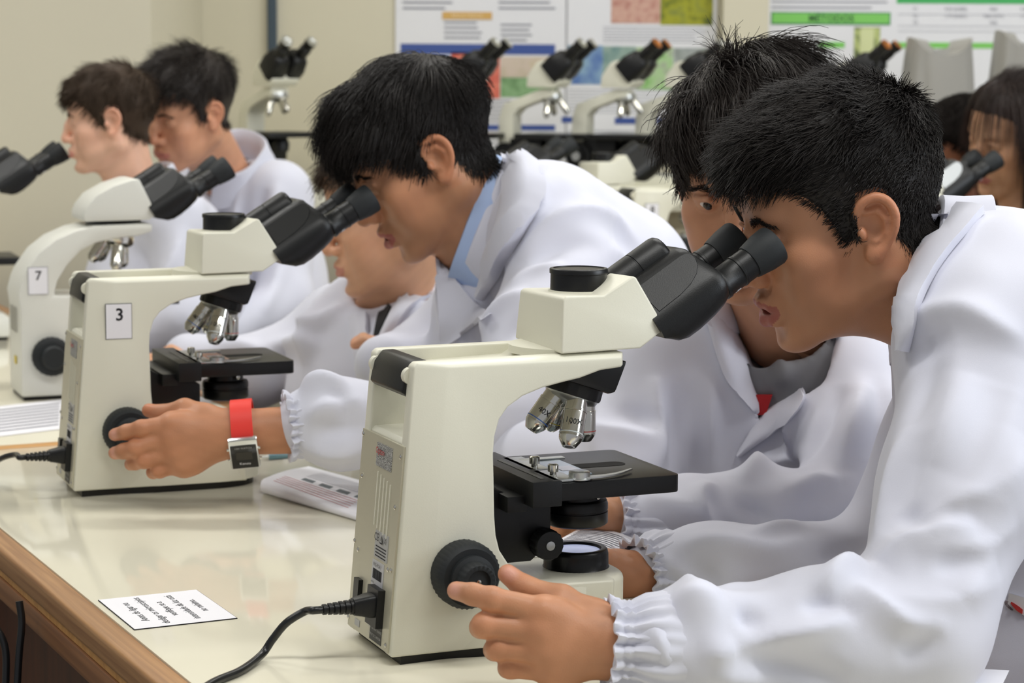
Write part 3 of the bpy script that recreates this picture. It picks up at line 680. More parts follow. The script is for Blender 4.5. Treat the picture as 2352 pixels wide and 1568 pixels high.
    # ears
    for sg in (-1,1):
        E=lambda x,y,z:(-.008+(x+.008)*.92,sg*y,z*.90)
        a=math.radians(24)*sg; R=np.array([[math.cos(a),math.sin(a)*1,0],[-math.sin(a),math.cos(a),0],[0,0,1]])
        S.ell(E(-.010,.0745,.001),(.0170,.0050,.0262),k=.006,R=R)
        hx=[E(.0085,.0690,.004),E(.0090,.0735,.016),E(.0010,.0780,.0270),E(-.0120,.0815,.0305),E(-.0225,.0845,.0235),E(-.0275,.0860,.0090),E(-.0245,.0840,-.0080),E(-.0165,.0795,-.0210),E(-.0060,.0755,-.0320)]
        S.chain(spline(hx,26),np.interp(np.linspace(0,8,26),range(9),[.0030,.0034,.0036,.0037,.0038,.0037,.0034,.0034,.0052]),k=.003)
        S.ell(E(-.0015,.0745,-.0310),(.0080,.0050,.0085),k=.006)
        S.chain([E(.000,.0765,.0155),E(-.0125,.0795,.0160),E(-.0175,.0810,.0050),E(-.0145,.0795,-.0090),E(-.0050,.0770,-.0165)],[.0026,.0030,.0032,.0030,.0026],k=.003)
        S.ell(E(-.0040,.0815,-.0020),(.0100,.0085,.0125),k=.004,op='sub')
        S.ell(E(.0075,.0755,-.0060),(.0045,.0050,.0065),k=.004)
    # neck
    S.cap((-.030,0,-.045),nb,neck_r,neck_r*1.06,k=.022)
    S.cap((.010,0,-.085),nb+np.array([.030,0,.0]),.028,.034,k=.03)
    V,Q=S.mesh(2); L=V.copy()
    return H.w(L),Q,L
def skin_colour(L,base,mouth=0.,lip=(150,84,78),moustache=0.,flush=1.,seed=1):
    b=np.array(lin(base)); C=np.tile(b,(len(L),1)); lipc=np.array(lin(lip))
    def g(c,r,p=2): return np.exp(-(((L-np.array(c))/np.array(r))**2).sum(1)**(p/2))
    ref=np.array([1.12,.82,.74])
    red=g((.100,0,-.036),(.022,.022,.016))*.7+g((.052,.045,-.03),(.03,.03,.03))*.45+g((.052,-.045,-.03),(.03,.03,.03))*.45+np.clip((np.abs(L[:,1])-.070)/.012,0,1)*(L[:,0]<.02)*(L[:,0]>-.04)*(L[:,2]<.04)*(L[:,2]>-.045)*.8
    red=np.clip(red*flush,0,1)[:,None]; C=C*(1-red*.55)+C*ref*red*.55
    m=(np.clip(1-((L[:,1]/.026)**2),0,1)>0)&(L[:,0]>.080)&(L[:,2]<-.0585-.006*(np.abs(L[:,1])/.024)**1.5)&(L[:,2]>-.0855-.0105*mouth+(.012+.008*mouth)*(np.abs(L[:,1])/.024)**2)
    pro=np.clip((L[:,0]-.079-.006*(1-(np.abs(L[:,1])/.025)))/.004,0,1)
    f=(m*pro)[:,None]*.85; C=C*(1-f)+lipc*f
    if moustache:
        f=(g((.088,.0,-.0530),(.02,.023,.0062))*moustache)[:,None]; C=C*(1-f*.62)
    C*= (1+.05*nz(L,90,seed)+.03*nz(L,260,seed+1))[:,None]
    return np.clip(C,0,1)
# ---------------------------------------------------------------- hair, hands, clothes
HAIR_X=np.array([-.12,-.09,-.060,-.045,-.030,-.026,-.016,.004,.009,.022,.028,.038,.050,.062,.075,.10])
HAIR_Z=np.array([-.056,-.056,-.050,-.042,-.020,.026,.034,.033,-.012,-.014,.006,.030,.044,.056,.064,.070])
def hair_mask(L,dz=0.,front=0.):
    th=np.interp(L[:,0],HAIR_X,HAIR_Z)+dz+np.where(L[:,0]>.03,front,0)
    m=L[:,2]-th
    m=np.where((np.abs(L[:,1])>.0765)&(L[:,2]<.034)&(L[:,0]>-.034)&(L[:,0]<.02),-1,m)    # ears stay free
    return m
def strands(name,path,r0,m,parent,extra=None):
    """path (n,k,3) -> three-sided tapering hairs in one mesh, plus an optional underlying cap (V,Q)"""
    n,k,_=path.shape; T=np.gradient(path,axis=1); T/=np.linalg.norm(T,axis=2)[...,None]+1e-9
    ref=np.array([.31,.52,.79]); U_=np.cross(T,ref); U_/=np.linalg.norm(U_,axis=2)[...,None]+1e-9; W_=np.cross(T,U_)
    tp=np.linspace(1,.18,k)**.7; r=(np.broadcast_to(np.asarray(r0,float),(n,))[:,None]*tp[None])[...,None]
    V=np.stack([path+(U_*math.cos(a)+W_*math.sin(a))*r for a in (0,2.094,4.189)],2).reshape(-1,3)
    b=(np.arange(n)*k*3)[:,None,None]+(np.arange(k-1)*3)[None,:,None]+np.arange(3)[None,None,:]; b2=b-np.arange(3)[None,None,:]+(np.arange(3)[None,None,:]+1)%3
    Q=np.stack([b,b2,b2+3,b+3],-1).reshape(-1,4)
    if extra is not None: V,Q=joinq((V,Q),extra)
    return big(name,V,Q,m,parent)
def grow_hair(H,L,Q,parent,m,n=6000,brow=True,length=lambda L:np.full(len(L),.04),lift=.5,whorl=(-.065,0,.10),k=7,r=.00045,thick=.008,thf=None,grav=.0,messy=.25,dz=0.,front=0.,seed=1,sweep=(0,0,0),curl=0.,clump=.5,name='hair',xmax=None,cap=True):
    rg=np.random.default_rng(seed); mk_=hair_mask(L,dz,front); N=vnorm(L,Q); ok=mk_>-.001
    # cap
    fm=(mk_[Q]>0).all(1); used=np.unique(Q[fm]); rem=np.full(len(L),-1); rem[used]=np.arange(len(used))
    t=np.clip(mk_[used]/.022,.06,1); th=(thick if thf is None else thf(L[used]))
    CL=L[used]+N[used]*(th*t*(1+.10*nz(L[used],120,seed)))[:,None]; CQ=rem[Q[fm]]
    CL=lap(lap(CL,CQ,.5),CQ,.5)
    # strands
    ii=np.nonzero(ok if xmax is None else ok&(L[:,0]<xmax))[0]; ii=ii[rg.integers(0,len(ii),n)]; p=L[ii]+rg.normal(0,.0012,(n,3)); nn=N[ii]; ln=length(L[ii])*rg.uniform(.7,1.12,n)
    w_=np.asarray(whorl,float); path=[p.copy()]; 
    c=p-w_; c-=nn*(c*nn).sum(1)[:,None]; c/=np.linalg.norm(c,axis=1)[:,None]+1e-6
    cl=np.stack([nz(p,110,seed+i) for i in (5,6,7)],1)*clump+rg.normal(0,messy,(n,3))
    lf=lift*np.clip(.45+mk_[ii]/.05,.3,1.15)
    d=nn*lf[:,None]+c+np.asarray(sweep,float)+cl*.5; d/=np.linalg.norm(d,axis=1)[:,None]
    ctr=np.array([-.012,0,.040]); er=np.array([.096,.0745,.086])+.003
    cv=rg.normal(0,1,(n,3))
    gl=H.d(np.eye(3)).T@np.array([0,0,-1.])   # gravity in head space
    gl=np.array([0,0,-1.])@H.R
    for j in range(1,k):
        st=(ln/(k-1))[:,None]; p=p+d*st
        q=(p-ctr)/er; rr=np.linalg.norm(q,axis=1)[:,None]; ins=(rr<1)&(p[:,2:3]>-.03)
        p=np.where(ins,ctr+q/rr*er,p)
        nn2=q/er; nn2/=np.linalg.norm(nn2,axis=1)[:,None]
        d=d+c*.10-nn2*.22*lf[:,None]+gl*grav*(.4+j/k)+cl*.10+cv*curl*math.sin(j*1.7)
        d/=np.linalg.norm(d,axis=1)[:,None]; path.append(p.copy())
    path=np.stack(path,1); pw=H.w(path.reshape(-1,3)).reshape(path.shape)
    o_=strands(name,pw,rg.uniform(.7,1.25,n)*r*H.s,m,parent,(H.w(CL),CQ) if cap else None); o_['kind']='stuff'; return o_
def eyebrows(H,L,Q,parent,m,sides=(-1,1),n=220,seed=2,thick=.0042,dz=0.,rad=.00042):
    rg=np.random.default_rng(seed); bv=BVHTree.FromPolygons([tuple(v) for v in L],[tuple(map(int,q)) for q in Q]); paths=[]
    for sg in sides:
        for i in range(n):
            t=rg.uniform(0,1); y=.012+.036*t; z=.0165+.0075*math.sin(min(1,t*1.25)*PI*.62)-.006*max(0,t-.65)/.35+rg.normal(0,thick*.42*(1-.60*t))+dz
            h=bv.ray_cast(Vector((.2,sg*y,z)),Vector((-1,0,0)))
            if h[0] is None: continue
            p=np.array(h[0]); nn=np.array(h[1]); d=np.array([-.25*t,sg*(1-.15*t),.45*(1-t)-.25*t])+nn*.22; d/=np.linalg.norm(d); l=rg.uniform(.005,.0085)
            paths.append([p-nn*.0003,p+d*l*.5+nn*.0012,p+d*l+nn*.0008])
    pw=np.array(paths); o_=strands('eyebrows',H.w(pw.reshape(-1,3)).reshape(pw.shape),rad*H.s,m,parent); o_['kind']='stuff'; return o_
def eyeball(H,sg,parent,look=(1,0,0),name='eye'):
    c=H.w((.0748,sg*.0315,.0030)); V=[];Fc=[];C=[]; n1,n2=30,28; lk=H.d(np.asarray(look,float)/np.linalg.norm(look)); u,v,a=frame(lk); r=.0122*H.s
    for i in range(n1+1):
        th=PI*i/n1
        for j in range(n2):
            ph=2*PI*j/n2; V.append(c+r*(a*math.cos(th)*(1.04 if th<.45 else 1)+(u*math.cos(ph)+v*math.sin(ph))*math.sin(th))); C.append(lin((12,10,10)) if th<.26 else lin((44,28,22)) if th<.60 else lin((206,196,192)))
    for i in range(n1):
        for j in range(n2): k=(j+1)%n2; Fc.append((i*n2+j,i*n2+k,(i+1)*n2+k,(i+1)*n2+j))
    o=mk(name,V,Fc,mat('eye_surface',(220,215,210),.08,attr='Col'),parent,smooth=True); setcol(o,np.array(C)); return o
def sculpt_hand(wrist,elbow,fing,thumb,palm_r=.0125,vox=.0015,fr=(.0088,.0092,.0088,.0076),wr=.026,fore=.034,nrm=None,scale=1.):
    """fing: four lists [MCP,PIP,DIP,TIP]; thumb [CMC,MCP,IP,TIP]; world points"""
    allp=np.vstack([np.vstack(fing),np.vstack(thumb),[wrist,elbow]]); S=Sculpt(allp.min(0)-.045,allp.max(0)+.045,vox)
    wrist=np.asarray(wrist,float); elbow=np.asarray(elbow,float)
    S.cap(wrist,elbow,wr,fore,k=.01,flat=(nrm,1.22) if nrm is not None else None)
    for i,f in enumerate(fing):
        r=fr[i]*scale; S.cap(wrist+(f[0]-wrist)*.12,f[0],palm_r*scale*1.12,palm_r*scale*.98,k=.016)
        S.chain(f,[r*1.12,r*1.03,r*.93,r*.80],k=.0035)
        S.ell(f[1],(r*1.06,)*3,k=.003); 
        if i<3: S.cap(f[0]+(wrist-f[0])*.15,fing[i+1][0]+(wrist-fing[i+1][0])*.15,palm_r*scale*.9,palm_r*scale*.9,k=.012)
    r=.0098*scale; S.chain(thumb,[r*1.5,r*1.25,r*1.02,r*.85],k=.006)
    S.cap(wrist,thumb[0],wr*.75,r*1.5,k=.014)
    if nrm is not None:     # tendons and knuckles on the back of the hand
        n=np.asarray(nrm,float); n/=np.linalg.norm(n)
        for f in fing:
            S.ell(f[0]+n*palm_r*scale*.55,(.0068*scale,)*3,k=.008); S.cap(f[0]+n*palm_r*scale*.72,wrist+(f[0]-wrist)*.35+n*palm_r*scale*.78,.0024,.0018,k=.006)
    V,Q=S.mesh(1); return V,Q
def hand_colour(V,base,fing,thumb,nails=(),seed=4,flush=1.):
    b=np.array(lin(base)); C=np.tile(b,(len(V),1)); ref=np.array([1.14,.84,.76])
    f=np.zeros(len(V))
    for q in list(fing):
        f+=np.exp(-(np.linalg.norm(V-q[1],axis=1)/.011)**2)*.55+np.exp(-(np.linalg.norm(V-q[0],axis=1)/.013)**2)*.4+np.exp(-(np.linalg.norm(V-q[3],axis=1)/.012)**2)*.6
    f+=np.exp(-(np.linalg.norm(V-thumb[3],axis=1)/.016)**2)*.9
    f=np.clip(f*flush,0,1)[:,None]*.6; C=C*(1-f)+C*ref*f
    for c,r in nails:
        m=np.clip(1.5-np.linalg.norm(V-c,axis=1)/r,0,1)[:,None]*.75; C=C*(1-m)+np.array(lin((214,160,142)))*m
    C*=(1+.05*nz(V,160,seed)+.03*nz(V,420,seed+1))[:,None]
    return np.clip(C,0,1)
M_HAIRK=mat('black_hair',(34,30,28),.5,spec=.28)
M_HAIRB=mat('brown_black_hair',(42,35,31),.5,spec=.32)
M_HAIRC=mat('brown_hair',(60,47,36),.55,spec=.2)
M_HAIRG=mat('dark_brown_long_hair',(44,31,26),.42,spec=.35)
M_SKIN=mat('skin',(170,120,90),.46,spec=.4,sss=.12,bump=.22,bscale=900,attr='Col')
M_COAT=mat('white_coat_cloth',(209,210,222),.8,spec=.2,sheen=.15,bump=.10,bscale=1500)
def _wrinkle(m):
    nt=m.node_tree; b=nt.nodes['Principled BSDF']; prev=b.inputs['Normal'].links[0].from_socket
    tc=nt.nodes.new('ShaderNodeTexCoord'); n=nt.nodes.new('ShaderNodeTexNoise'); n.inputs['Scale'].default_value=11; n.inputs['Detail'].default_value=1; n.inputs['Distortion'].default_value=.3
    bp=nt.nodes.new('ShaderNodeBump'); bp.inputs['Strength'].default_value=.30; bp.inputs['Distance'].default_value=.012
    nt.links.new(tc.outputs['Object'],n.inputs['Vector']); nt.links.new(n.outputs['Fac'],bp.inputs['Height']); nt.links.new(prev,bp.inputs['Normal']); nt.links.new(bp.outputs['Normal'],b.inputs['Normal'])
_wrinkle(M_COAT)
def person(label,pieces,cols,links=()):
    """pieces[0] = head and neck; links = (piece index, neck point, [shoulder.., elbow]) upper arms that join the forearms to the trunk inside the clothes"""
    V,Q=joinq(*pieces); C=np.vstack(cols); off=np.cumsum([0]+[len(p[0]) for p in pieces]); drop=[]; nV=[V]; nC=[C]; nQ=[]; base=len(V)
    cen=V[Q].mean(1); own=np.searchsorted(off,Q[:,0],side='right')-1
    for k,np_,path in links:
        da=np.linalg.norm(cen-np_,axis=1)+9*(own!=0); 
        if drop: da[drop]=99
        qa=int(da.argmin()); db=np.linalg.norm(cen-path[-1],axis=1)+9*(own!=k); qb=int(db.argmin()); drop+=[qa,qb]
        rings=[Q[qa]]; mid=list(path[:-1]); pts=[cen[qa]]+[np.asarray(q,float) for q in mid]+[cen[qb]]
        ext=Q[qb][::-1]
        for i,m_ in enumerate(mid):
            ax_=pts[i+2]-pts[i]; u,v,_=frame(ax_); ring=np.array([pts[i+1]+(u*math.cos(t)+v*math.sin(t))*.018 for t in (0,PI/2,PI,3*PI/2)]); nV.append(ring); nC.append(np.tile(C[0],(4,1))); rings.append(np.arange(base,base+4)); base+=4
        rings.append(ext)
        for a,b in zip(rings[:-1],rings[1:]):
            for i in range(4): j=(i+1)%4; nQ.append((a[i],a[j],b[j],b[i]))
    if drop: Q=np.vstack([np.delete(Q,drop,0),np.array(nQ)])
    o=big('person',np.vstack(nV),Q,M_SKIN); setcol(o,np.vstack(nC)); tag(o,label,'person'); return o
def ribbon(name,coat,A,B,m,parent,lift=.004,thick=.003,nu=18,nv=7,bulge=0.,offs=None):
    """strip of cloth between two edges lying on a garment; A,B pixel polylines followed on the garment surface"""
    V,Q=coat; bv=BVHTree.FromPolygons([tuple(v) for v in V],[tuple(map(int,q)) for q in Q])
    a=spline(A,nu) if len(A)>2 else np.linspace(A[0],A[1],nu); b=spline(B,nu) if len(B)>2 else np.linspace(B[0],B[1],nu)
    Pt=np.full((nu,nv,3),np.nan); Nn=np.zeros((nu,nv,3))
    for i in range(nu):
        for j in range(nv):
            q=a[i]+(b[i]-a[i])*j/(nv-1); rr=ray(*q); h=bv.ray_cast(Vector(CAM),Vector(rr).normalized(),12)
            if h[0] is not None: Pt[i,j]=h[0]; Nn[i,j]=h[1]
    dep=((Pt-CAM)@FWD); 
    for i in range(nu):
        ok=~np.isnan(dep[i]); src=dep[i][ok].mean() if ok.any() else np.nanmean(dep)
        for j in range(nv):
            if np.isnan(dep[i,j]):
                q=a[i]+(b[i]-a[i])*j/(nv-1); Pt[i,j]=P(q[0],q[1],src); Nn[i,j]=-FWD
    # smooth the depth a little so the strip drapes instead of following every dent
    for _ in range(3):
        S=Pt.copy(); S[1:-1]=(Pt[:-2]+Pt[2:]+2*Pt[1:-1])/4; S2=S.copy(); S2[:,1:-1]=(S[:,:-2]+S[:,2:]+2*S[:,1:-1])/4
        S2[0],S2[-1]=Pt[0],Pt[-1]; Pt=S2
    prof=np.sin(np.linspace(0,PI,nv))[None,:,None]*bulge
    tc=(CAM-Pt); tc/=np.linalg.norm(tc,axis=2)[...,None]
    Nn=Nn*.5+tc*.5; Nn/=np.linalg.norm(Nn,axis=2)[...,None]
    top=Pt+Nn*(lift+thick)+Nn*prof; bot=Pt+Nn*(lift*.2)
    Vv=np.vstack([top.reshape(-1,3),bot.reshape(-1,3)]); o=nu*nv; Fc=[]
    I=lambda i,j:i*nv+j
    for i in range(nu-1):
        for j in range(nv-1):
            Fc.append((I(i,j),I(i,j+1),I(i+1,j+1),I(i+1,j))); Fc.append((o+I(i,j),o+I(i+1,j),o+I(i+1,j+1),o+I(i,j+1)))
    for i in range(nu-1):
        for j,fl in ((0,1),(nv-1,0)): q=(I(i,j),I(i+1,j),o+I(i+1,j),o+I(i,j)); Fc.append(q if fl else q[::-1])
    for j in range(nv-1):
        for i,fl in ((0,0),(nu-1,1)): q=(I(i,j),I(i,j+1),o+I(i,j+1),o+I(i,j)); Fc.append(q if not fl else q[::-1])
    return mk(name,Vv,Fc,m,parent,smooth=True)
def collar(name,base,axis,front,m,parent,r=(.062,.070),height=.038,fall=.05,gap=35,flare=.020,thick=.0035,tiltf=.0,skew=0.,n=44,rise_back=.01,seed=0):
    """turned-over collar round a neck: a stand that rolls over into the falling leaf; gap = half opening at the front in degrees"""
    a=np.asarray(axis,float); a/=np.linalg.norm(a); f=np.asarray(front,float); f-=a*np.dot(f,a); f/=np.linalg.norm(f); sd=np.cross(a,f); base=np.asarray(base,float)
    secs=[]
    for i in range(n):
        t=math.radians(gap)+(2*PI-2*math.radians(gap))*i/(n-1); c_,s_=math.cos(t),math.sin(t); rad=f*c_*r[0]/r[1]+sd*s_; rr=r[1]
        bk=(1-c_)/2; hh=height*(.55+.45*bk)+rise_back*bk; fl=fall*(1.15-.25*bk)
        wv=1+.03*math.sin(5*t+seed)
        o_=base+a*(tiltf*c_)
        dd=rad/np.linalg.norm(rad)
        prof=[(0,0),(.001,hh*.6),(.002,hh*.95),(.007,hh*1.02),(.012,hh*.96),(.012+flare*.35,hh-fl*.45),(.012+flare,hh-fl)]
        pts=[o_+rad*rr*wv+dd*x+a*z for x,z in prof]; inner=[o_+rad*rr*wv+dd*(x-thick*(.4+.6*(z<hh*.9)))+a*(z-thick*.6) for x,z in prof]
        secs.append(pts+inner[::-1])
    V,Fc=loftV(secs); return mk(name,V,Fc,m,parent,smooth=True)
def cuff(name,c,axis,r,m,parent,n=26,length=.022,flat=None,seed=1,puff=1.12):
    """elasticated gathered cuff"""
    u,v,a=frame(axis); c=np.asarray(c,float); seg=n*6; V=[];Fc=[]; rg=np.random.default_rng(seed); ph=rg.uniform(0,6.28,n*2)
    prof=[(-.004,.80,.03),(-.009,.93,.09),(-.0085,1.0,.10),(-.004,.99,.08),(0,.91,.06),(.004,.96,.075),(.008,.92,.06),(.013,.99,.06),(length,puff,.04),(length*1.6,puff*1.08,.018),(length*2.4,puff*1.0,0)]
    for h,q,amp in prof:
        for i in range(seg):
            t=2*PI*i/seg; w_=1+amp*math.sin(n*t+1.1*math.sin(3*t+seed)+.6*math.sin(7*t))+amp*.5*math.sin(n*.6*t+2+h*90)
            d=u*math.cos(t)+v*math.sin(t); 
            if flat is not None: d=d-np.asarray(flat[0])*np.dot(d,flat[0])*(1-flat[1])
            V.append(c+a*(h+.0016*math.sin(n*.5*t+seed))+d*r*q*w_)
    k=len(prof)
    for j in range(k-1):
        for i in range(seg): Fc.append((j*seg+i,j*seg+(i+1)%seg,(j+1)*seg+(i+1)%seg,(j+1)*seg+i))
    return mk(name,V,Fc,m,parent,smooth=True)
def coat_mesh(S,foldpix=(),extra=(),wob=.002,wf=28,seed=0,smooth=2):
    V,Q=S.mesh(smooth); N=vnorm(V,Q); V=V+N*(wob*nz(V,wf,seed)+wob*.5*nz(V,wf*2.3,seed+1))[:,None]
    ls=[]
    if foldpix:
        L=on_surface(V,Q,[f[0] for f in foldpix]); ls=[(l,f[1],f[2]) for l,f in zip(L,foldpix) if l is not None]
    V=folds(V,Q,[(l[0],l[1]*1.05,l[2]*(2.2 if l[2]>0 else 1.5)) for l in ls]+list(extra)); V=lap(V,Q,.3)
    return V,Q
HEADS={}; M_RED0=mat('badge_red_print',(176,44,40),.8)
HEADS['F']=Head((0.3139,2.0600,1.1416),190.17,15.83,-6.37,0.9927)
HEADS['M']=Head((-0.1204,2.7899,1.1651),193.88,29.38,-1.03,0.9751)
HEADS['G']=Head((0.2580,2.3207,1.1644),252.68,20.80,-2.32,1.0049)
HEADS['B']=Head((-0.1848,3.1912,1.0636),188.23,11.44,0.90,0.9563)
HEADS['L1']=Head((-0.7649,4.1200,1.1690),190.,5.,-.9,0.862)
HEADS['L2']=Head((-0.6300,4.3284,1.1994),226.,17.,-8.,0.930)
HEADS['R2']=Head(CAM+(A3(0.9277,3.9742,1.1650)-CAM)*4.25/3.956,205.2,13.3,-10.6,0.893*4.25/3.956)
HEADS['R1']=Head(CAM+(A3(0.8682,4.1259,1.1114)-CAM)*4.55/4.114,200.,14.9,1.1,0.9746*4.55/4.114)
def _pin(k,l,p,s=None):
    h=HEADS[k]; h.s=s or h.s; h.c=np.asarray(p,float)-h.s*(h.R@np.asarray(l,float))
_pin('L1',(.116,0,-.036),P(138,322,4.09),.825); _pin('L2',(-.008,.077,-.004),P(492,268,4.24),.93)
# ---------------------------------------------------------------- person at the nearest microscope
def build_F():
    H=HEADS['F']; skin=(184,132,100); nb=P(2168,690,2.09)
    V,Q,L=sculpt_head(H,nb,.0016,mouth=.9,nose=1.0,neck_r=.056); C=skin_colour(L,skin,lip=(156,84,78),moustache=.5,flush=.9,mouth=.9)
    # left hand on the focus knob
    D=1.742
    f=[[P(1248,1402,D-.004),P(1130,1376,D-.010),P(1085,1364,D-.004),P(1048,1356,D+.006)],
       [P(1240,1450,D-.006),P(1112,1436,D-.010),P(1104,1440,D+.018),P(1135,1440,D+.034)],
       [P(1250,1497,D-.004),P(1144,1488,D-.006),P(1136,1492,D+.020),P(1168,1492,D+.034)],
       [P(1268,1540,D+.002),P(1172,1532,D+.0),P(1166,1534,D+.020),P(1192,1534,D+.030)]]
    th=[P(1370,1425,D+.016),P(1290,1378,D+.020),P(1208,1352,D+.030),P(1166,1318,D+.036)]
    wr=P(1432,1488,D+.014); el=P(2030,1490,1.80); nrm=CAM-P(1250,1450,D)
    HV,HQ=sculpt_hand(wr,el,f,th,vox=.0014,nrm=nrm,fr=(.0096,.0096,.0094,.0084),wr=.0262,palm_r=.0135)
    HC=hand_colour(HV,(186,132,98),f,th,nails=((P(1040,1356,D-.003),.0062),(P(1170,1312,D+.027),.0068)))
    # right hand behind the stand, holding a sheet
    D2=2.12; g=[[P(1310,1300,D2),P(1260,1292,D2-.004),P(1232,1300,D2),P(1215,1306,D2+.004)],[P(1312,1316,D2),P(1255,1316,D2-.004),P(1228,1322,D2),P(1210,1326,D2)],[P(1316,1332,D2),P(1262,1336,D2),P(1236,1340,D2),P(1220,1344,D2)],[P(1320,1346,D2),P(1275,1352,D2),P(1252,1356,D2),P(1238,1358,D2)]]
    t2=[P(1390,1300,D2-.01),P(1340,1282,D2-.012),P(1300,1272,D2-.012),P(1272,1270,D2-.01)]
    w2=P(1425,1322,D2+.01); e2=P(1900,1330,2.2)
    GV,GQ=sculpt_hand(w2,e2,g,t2,vox=.002,wr=.025,fr=(.0085,.0088,.0084,.0075)); GC=hand_colour(GV,(184,128,94),g,t2)
    me=person('boy with short black hair at the nearest microscope, left hand on its focus knob',[(V,Q),(HV,HQ),(GV,GQ)],[C,HC,GC],[(1,P(2220,690,2.06),[P(2262,800,1.955),P(2085,1460,1.815),el]),(2,P(2220,700,2.14),[P(2250,800,2.25),P(2010,1320,2.23),e2])])
    def ln(L):
        top=np.clip((L[:,2]-.045)/.05,0,1); fr=np.clip((L[:,0]+.03)/.1,0,1); return .0075+.030*top*(.65+.35*fr)+.014*np.clip((L[:,0]-.045)/.03,0,1)*np.clip((L[:,2]-.03)/.03,0,1)
    grow_hair(H,L,Q,me,M_HAIRK,n=22000,length=ln,lift=.8,k=5,r=.00055,whorl=(-.075,-.01,.085),messy=.30,clump=.55,thf=lambda L:.0018+.0062*np.clip((L[:,2]-.05)/.05,0,1)*(.55+.45*np.clip((L[:,0]+.05)/.1,0,1)),seed=11,sweep=(.15,0,.1),front=-.004)
    grow_hair(H,L,Q,me,M_HAIRK,n=5200,length=lambda L:np.full(len(L),.0075),lift=.5,k=4,r=.00028,whorl=(-.075,-.01,.085),messy=.3,clump=.2,seed=12,dz=-.009,front=-.002,cap=False,name='hairline_stubble')
    eyebrows(H,L,Q,me,M_HAIRK,n=420,thick=.0056,dz=.0012,rad=.00026)
    eyeball(H,1,me,(1,.05,-.1)); eyeball(H,-1,me,(1,0,-.1))
    # coat
    S=Sculpt(P(1400,1700,1.70).clip(max=[.1,1.6,.72])*0+A3(.07,1.60,.42),A3(.96,2.42,1.36),.0044)
    sh=P(2262,800,1.955); elb=P(2085,1468,1.815); wri=P(1462,1492,1.760)
    S.cap(P(2290,740,2.10),P(2750,760,2.12),.098,.135,k=.0,flat=(A3(0,1,0),.78))
    S.ell(P(2300,850,2.09),(.088,.150,.130),k=.05)
    S.cap(P(2275,650,2.20),P(2285,660,2.00),.062,.064,k=.05)
    S.cap(sh,P(2600,760,2.0),.075,.1,k=.05)
    S.cap(P(2360,1050,2.13),P(2480,1620,2.10),.120,.150,k=.06)
    S.cap(P(2330,1150,2.12),P(2340,1560,2.06),.060,.085,k=.05)
    S.cap(P(2750,780,2.12),A3(.74,2.14,.60),.135,.150,k=.06)
    S.chain([sh,sh+(elb-sh)*.5+A3(.012,0,0),elb],[.074,.070,.057],k=.03)
    S.chain([elb,elb+(wri-elb)*.35,elb+(wri-elb)*.78,wri],[.057,.052,.048,.036],k=.035)
    sh2=P(2250,800,2.25); el2=P(2010,1320,2.23); w2=P(1492,1318,2.145)
    S.chain([sh2,el2],[.065,.052],k=.04); S.chain([el2,el2+(w2-el2)*.75,w2],[.055,.046,.034],k=.03)
    S.cap(P(2190,690,2.09),H.w((-.03,0,-.05)),.064,.075,k=.012,op='sub')
    fp=[([(1960,1345),(2020,1395),(2083,1432),(2180,1440)],.011,.007),([(1900,1375),(1945,1400),(1975,1430)],.009,-.004),
        ([(1681,1487),(1790,1462),(1892,1440),(1960,1416)],.010,.007),([(1610,1504),(1645,1497),(1690,1485)],.010,.006),([(1681,1495),(1824,1532),(1950,1566)],.012,-.006),([(1600,1545),(1750,1560)],.012,.004),
        ([(1545,1395),(1600,1382),(1660,1388)],.016,.008),([(1690,1400),(1720,1420),(1740,1450)],.010,-.007),([(1480,1430),(1520,1480),(1540,1540)],.010,.006),([(1880,1365),(1925,1318),(2000,1305)],.010,.009),([(1840,1400),(1885,1390),(1920,1380)],.010,-.006),
        ([(2021,1300),(2113,1239),(2232,1212)],.014,.009),([(2050,1250),(2120,1195),(2200,1170)],.013,-.006),([(2075,1170),(2110,1210),(2150,1230)],.010,-.005),([(2085,980),(2060,1070),(2038,1170),(2012,1270)],.013,.005),([(2130,1000),(2100,1090),(2070,1180)],.014,-.004),([(2200,800),(2190,920),(2150,1050),(2090,1190)],.015,.004),([(2352,830),(2310,970),(2240,1100),(2150,1220)],.018,.005),([(2352,1060),(2250,1130),(2140,1185),(2060,1240)],.012,.005),([(2330,1200),(2260,1250),(2190,1270),(2100,1275)],.013,.005),([(2300,1330),(2220,1370),(2130,1385),(2040,1370)],.012,.004),
        ([(2072,790),(2100,750),(2147,723),(2215,714),(2290,752),(2352,785)],.014,.008),([(2085,840),(2130,790),(2190,765)],.013,-.006),([(2150,790),(2128,891),(2090,990)],.012,-.004),([(2230,860),(2200,960),(2150,1080)],.020,.005),([(2300,900),(2270,1020),(2240,1140)],.022,-.005),([(2340,1000),(2310,1120),(2260,1220)],.02,.004),
        ([(2140,1290),(2190,1300),(2250,1290)],.012,-.004),([(2200,1380),(2230,1330),(2280,1290)],.014,.004),([(2060,1500),(2110,1480),(2160,1440)],.012,-.004),
        ([(1560,1255),(1640,1245),(1760,1265),(1850,1245)],.012,.006),([(1540,1300),(1640,1330),(1800,1340)],.014,-.005),([(1700,1235),(1800,1215),(1890,1180)],.010,.006),([(1900,1180),(1930,1100),(1960,1060)],.012,.006),([(1500,1285),(1560,1310),(1620,1370)],.010,.004),([(1880,1290),(1940,1270),(1990,1255)],.012,-.006)]
    cv,cq=coat_mesh(S,fp,wob=.0022,wf=30,seed=3); ct=big('lab_coat',cv,cq,M_COAT,me)
    collar('collar',P(2150,672,2.09),P(2062,640,2.09)-P(2150,672,2.09),A3(-.3,-.12,-1.),M_COAT,ct,r=(.078,.064),height=.024,fall=.050,gap=24,flare=.016,rise_back=.006)
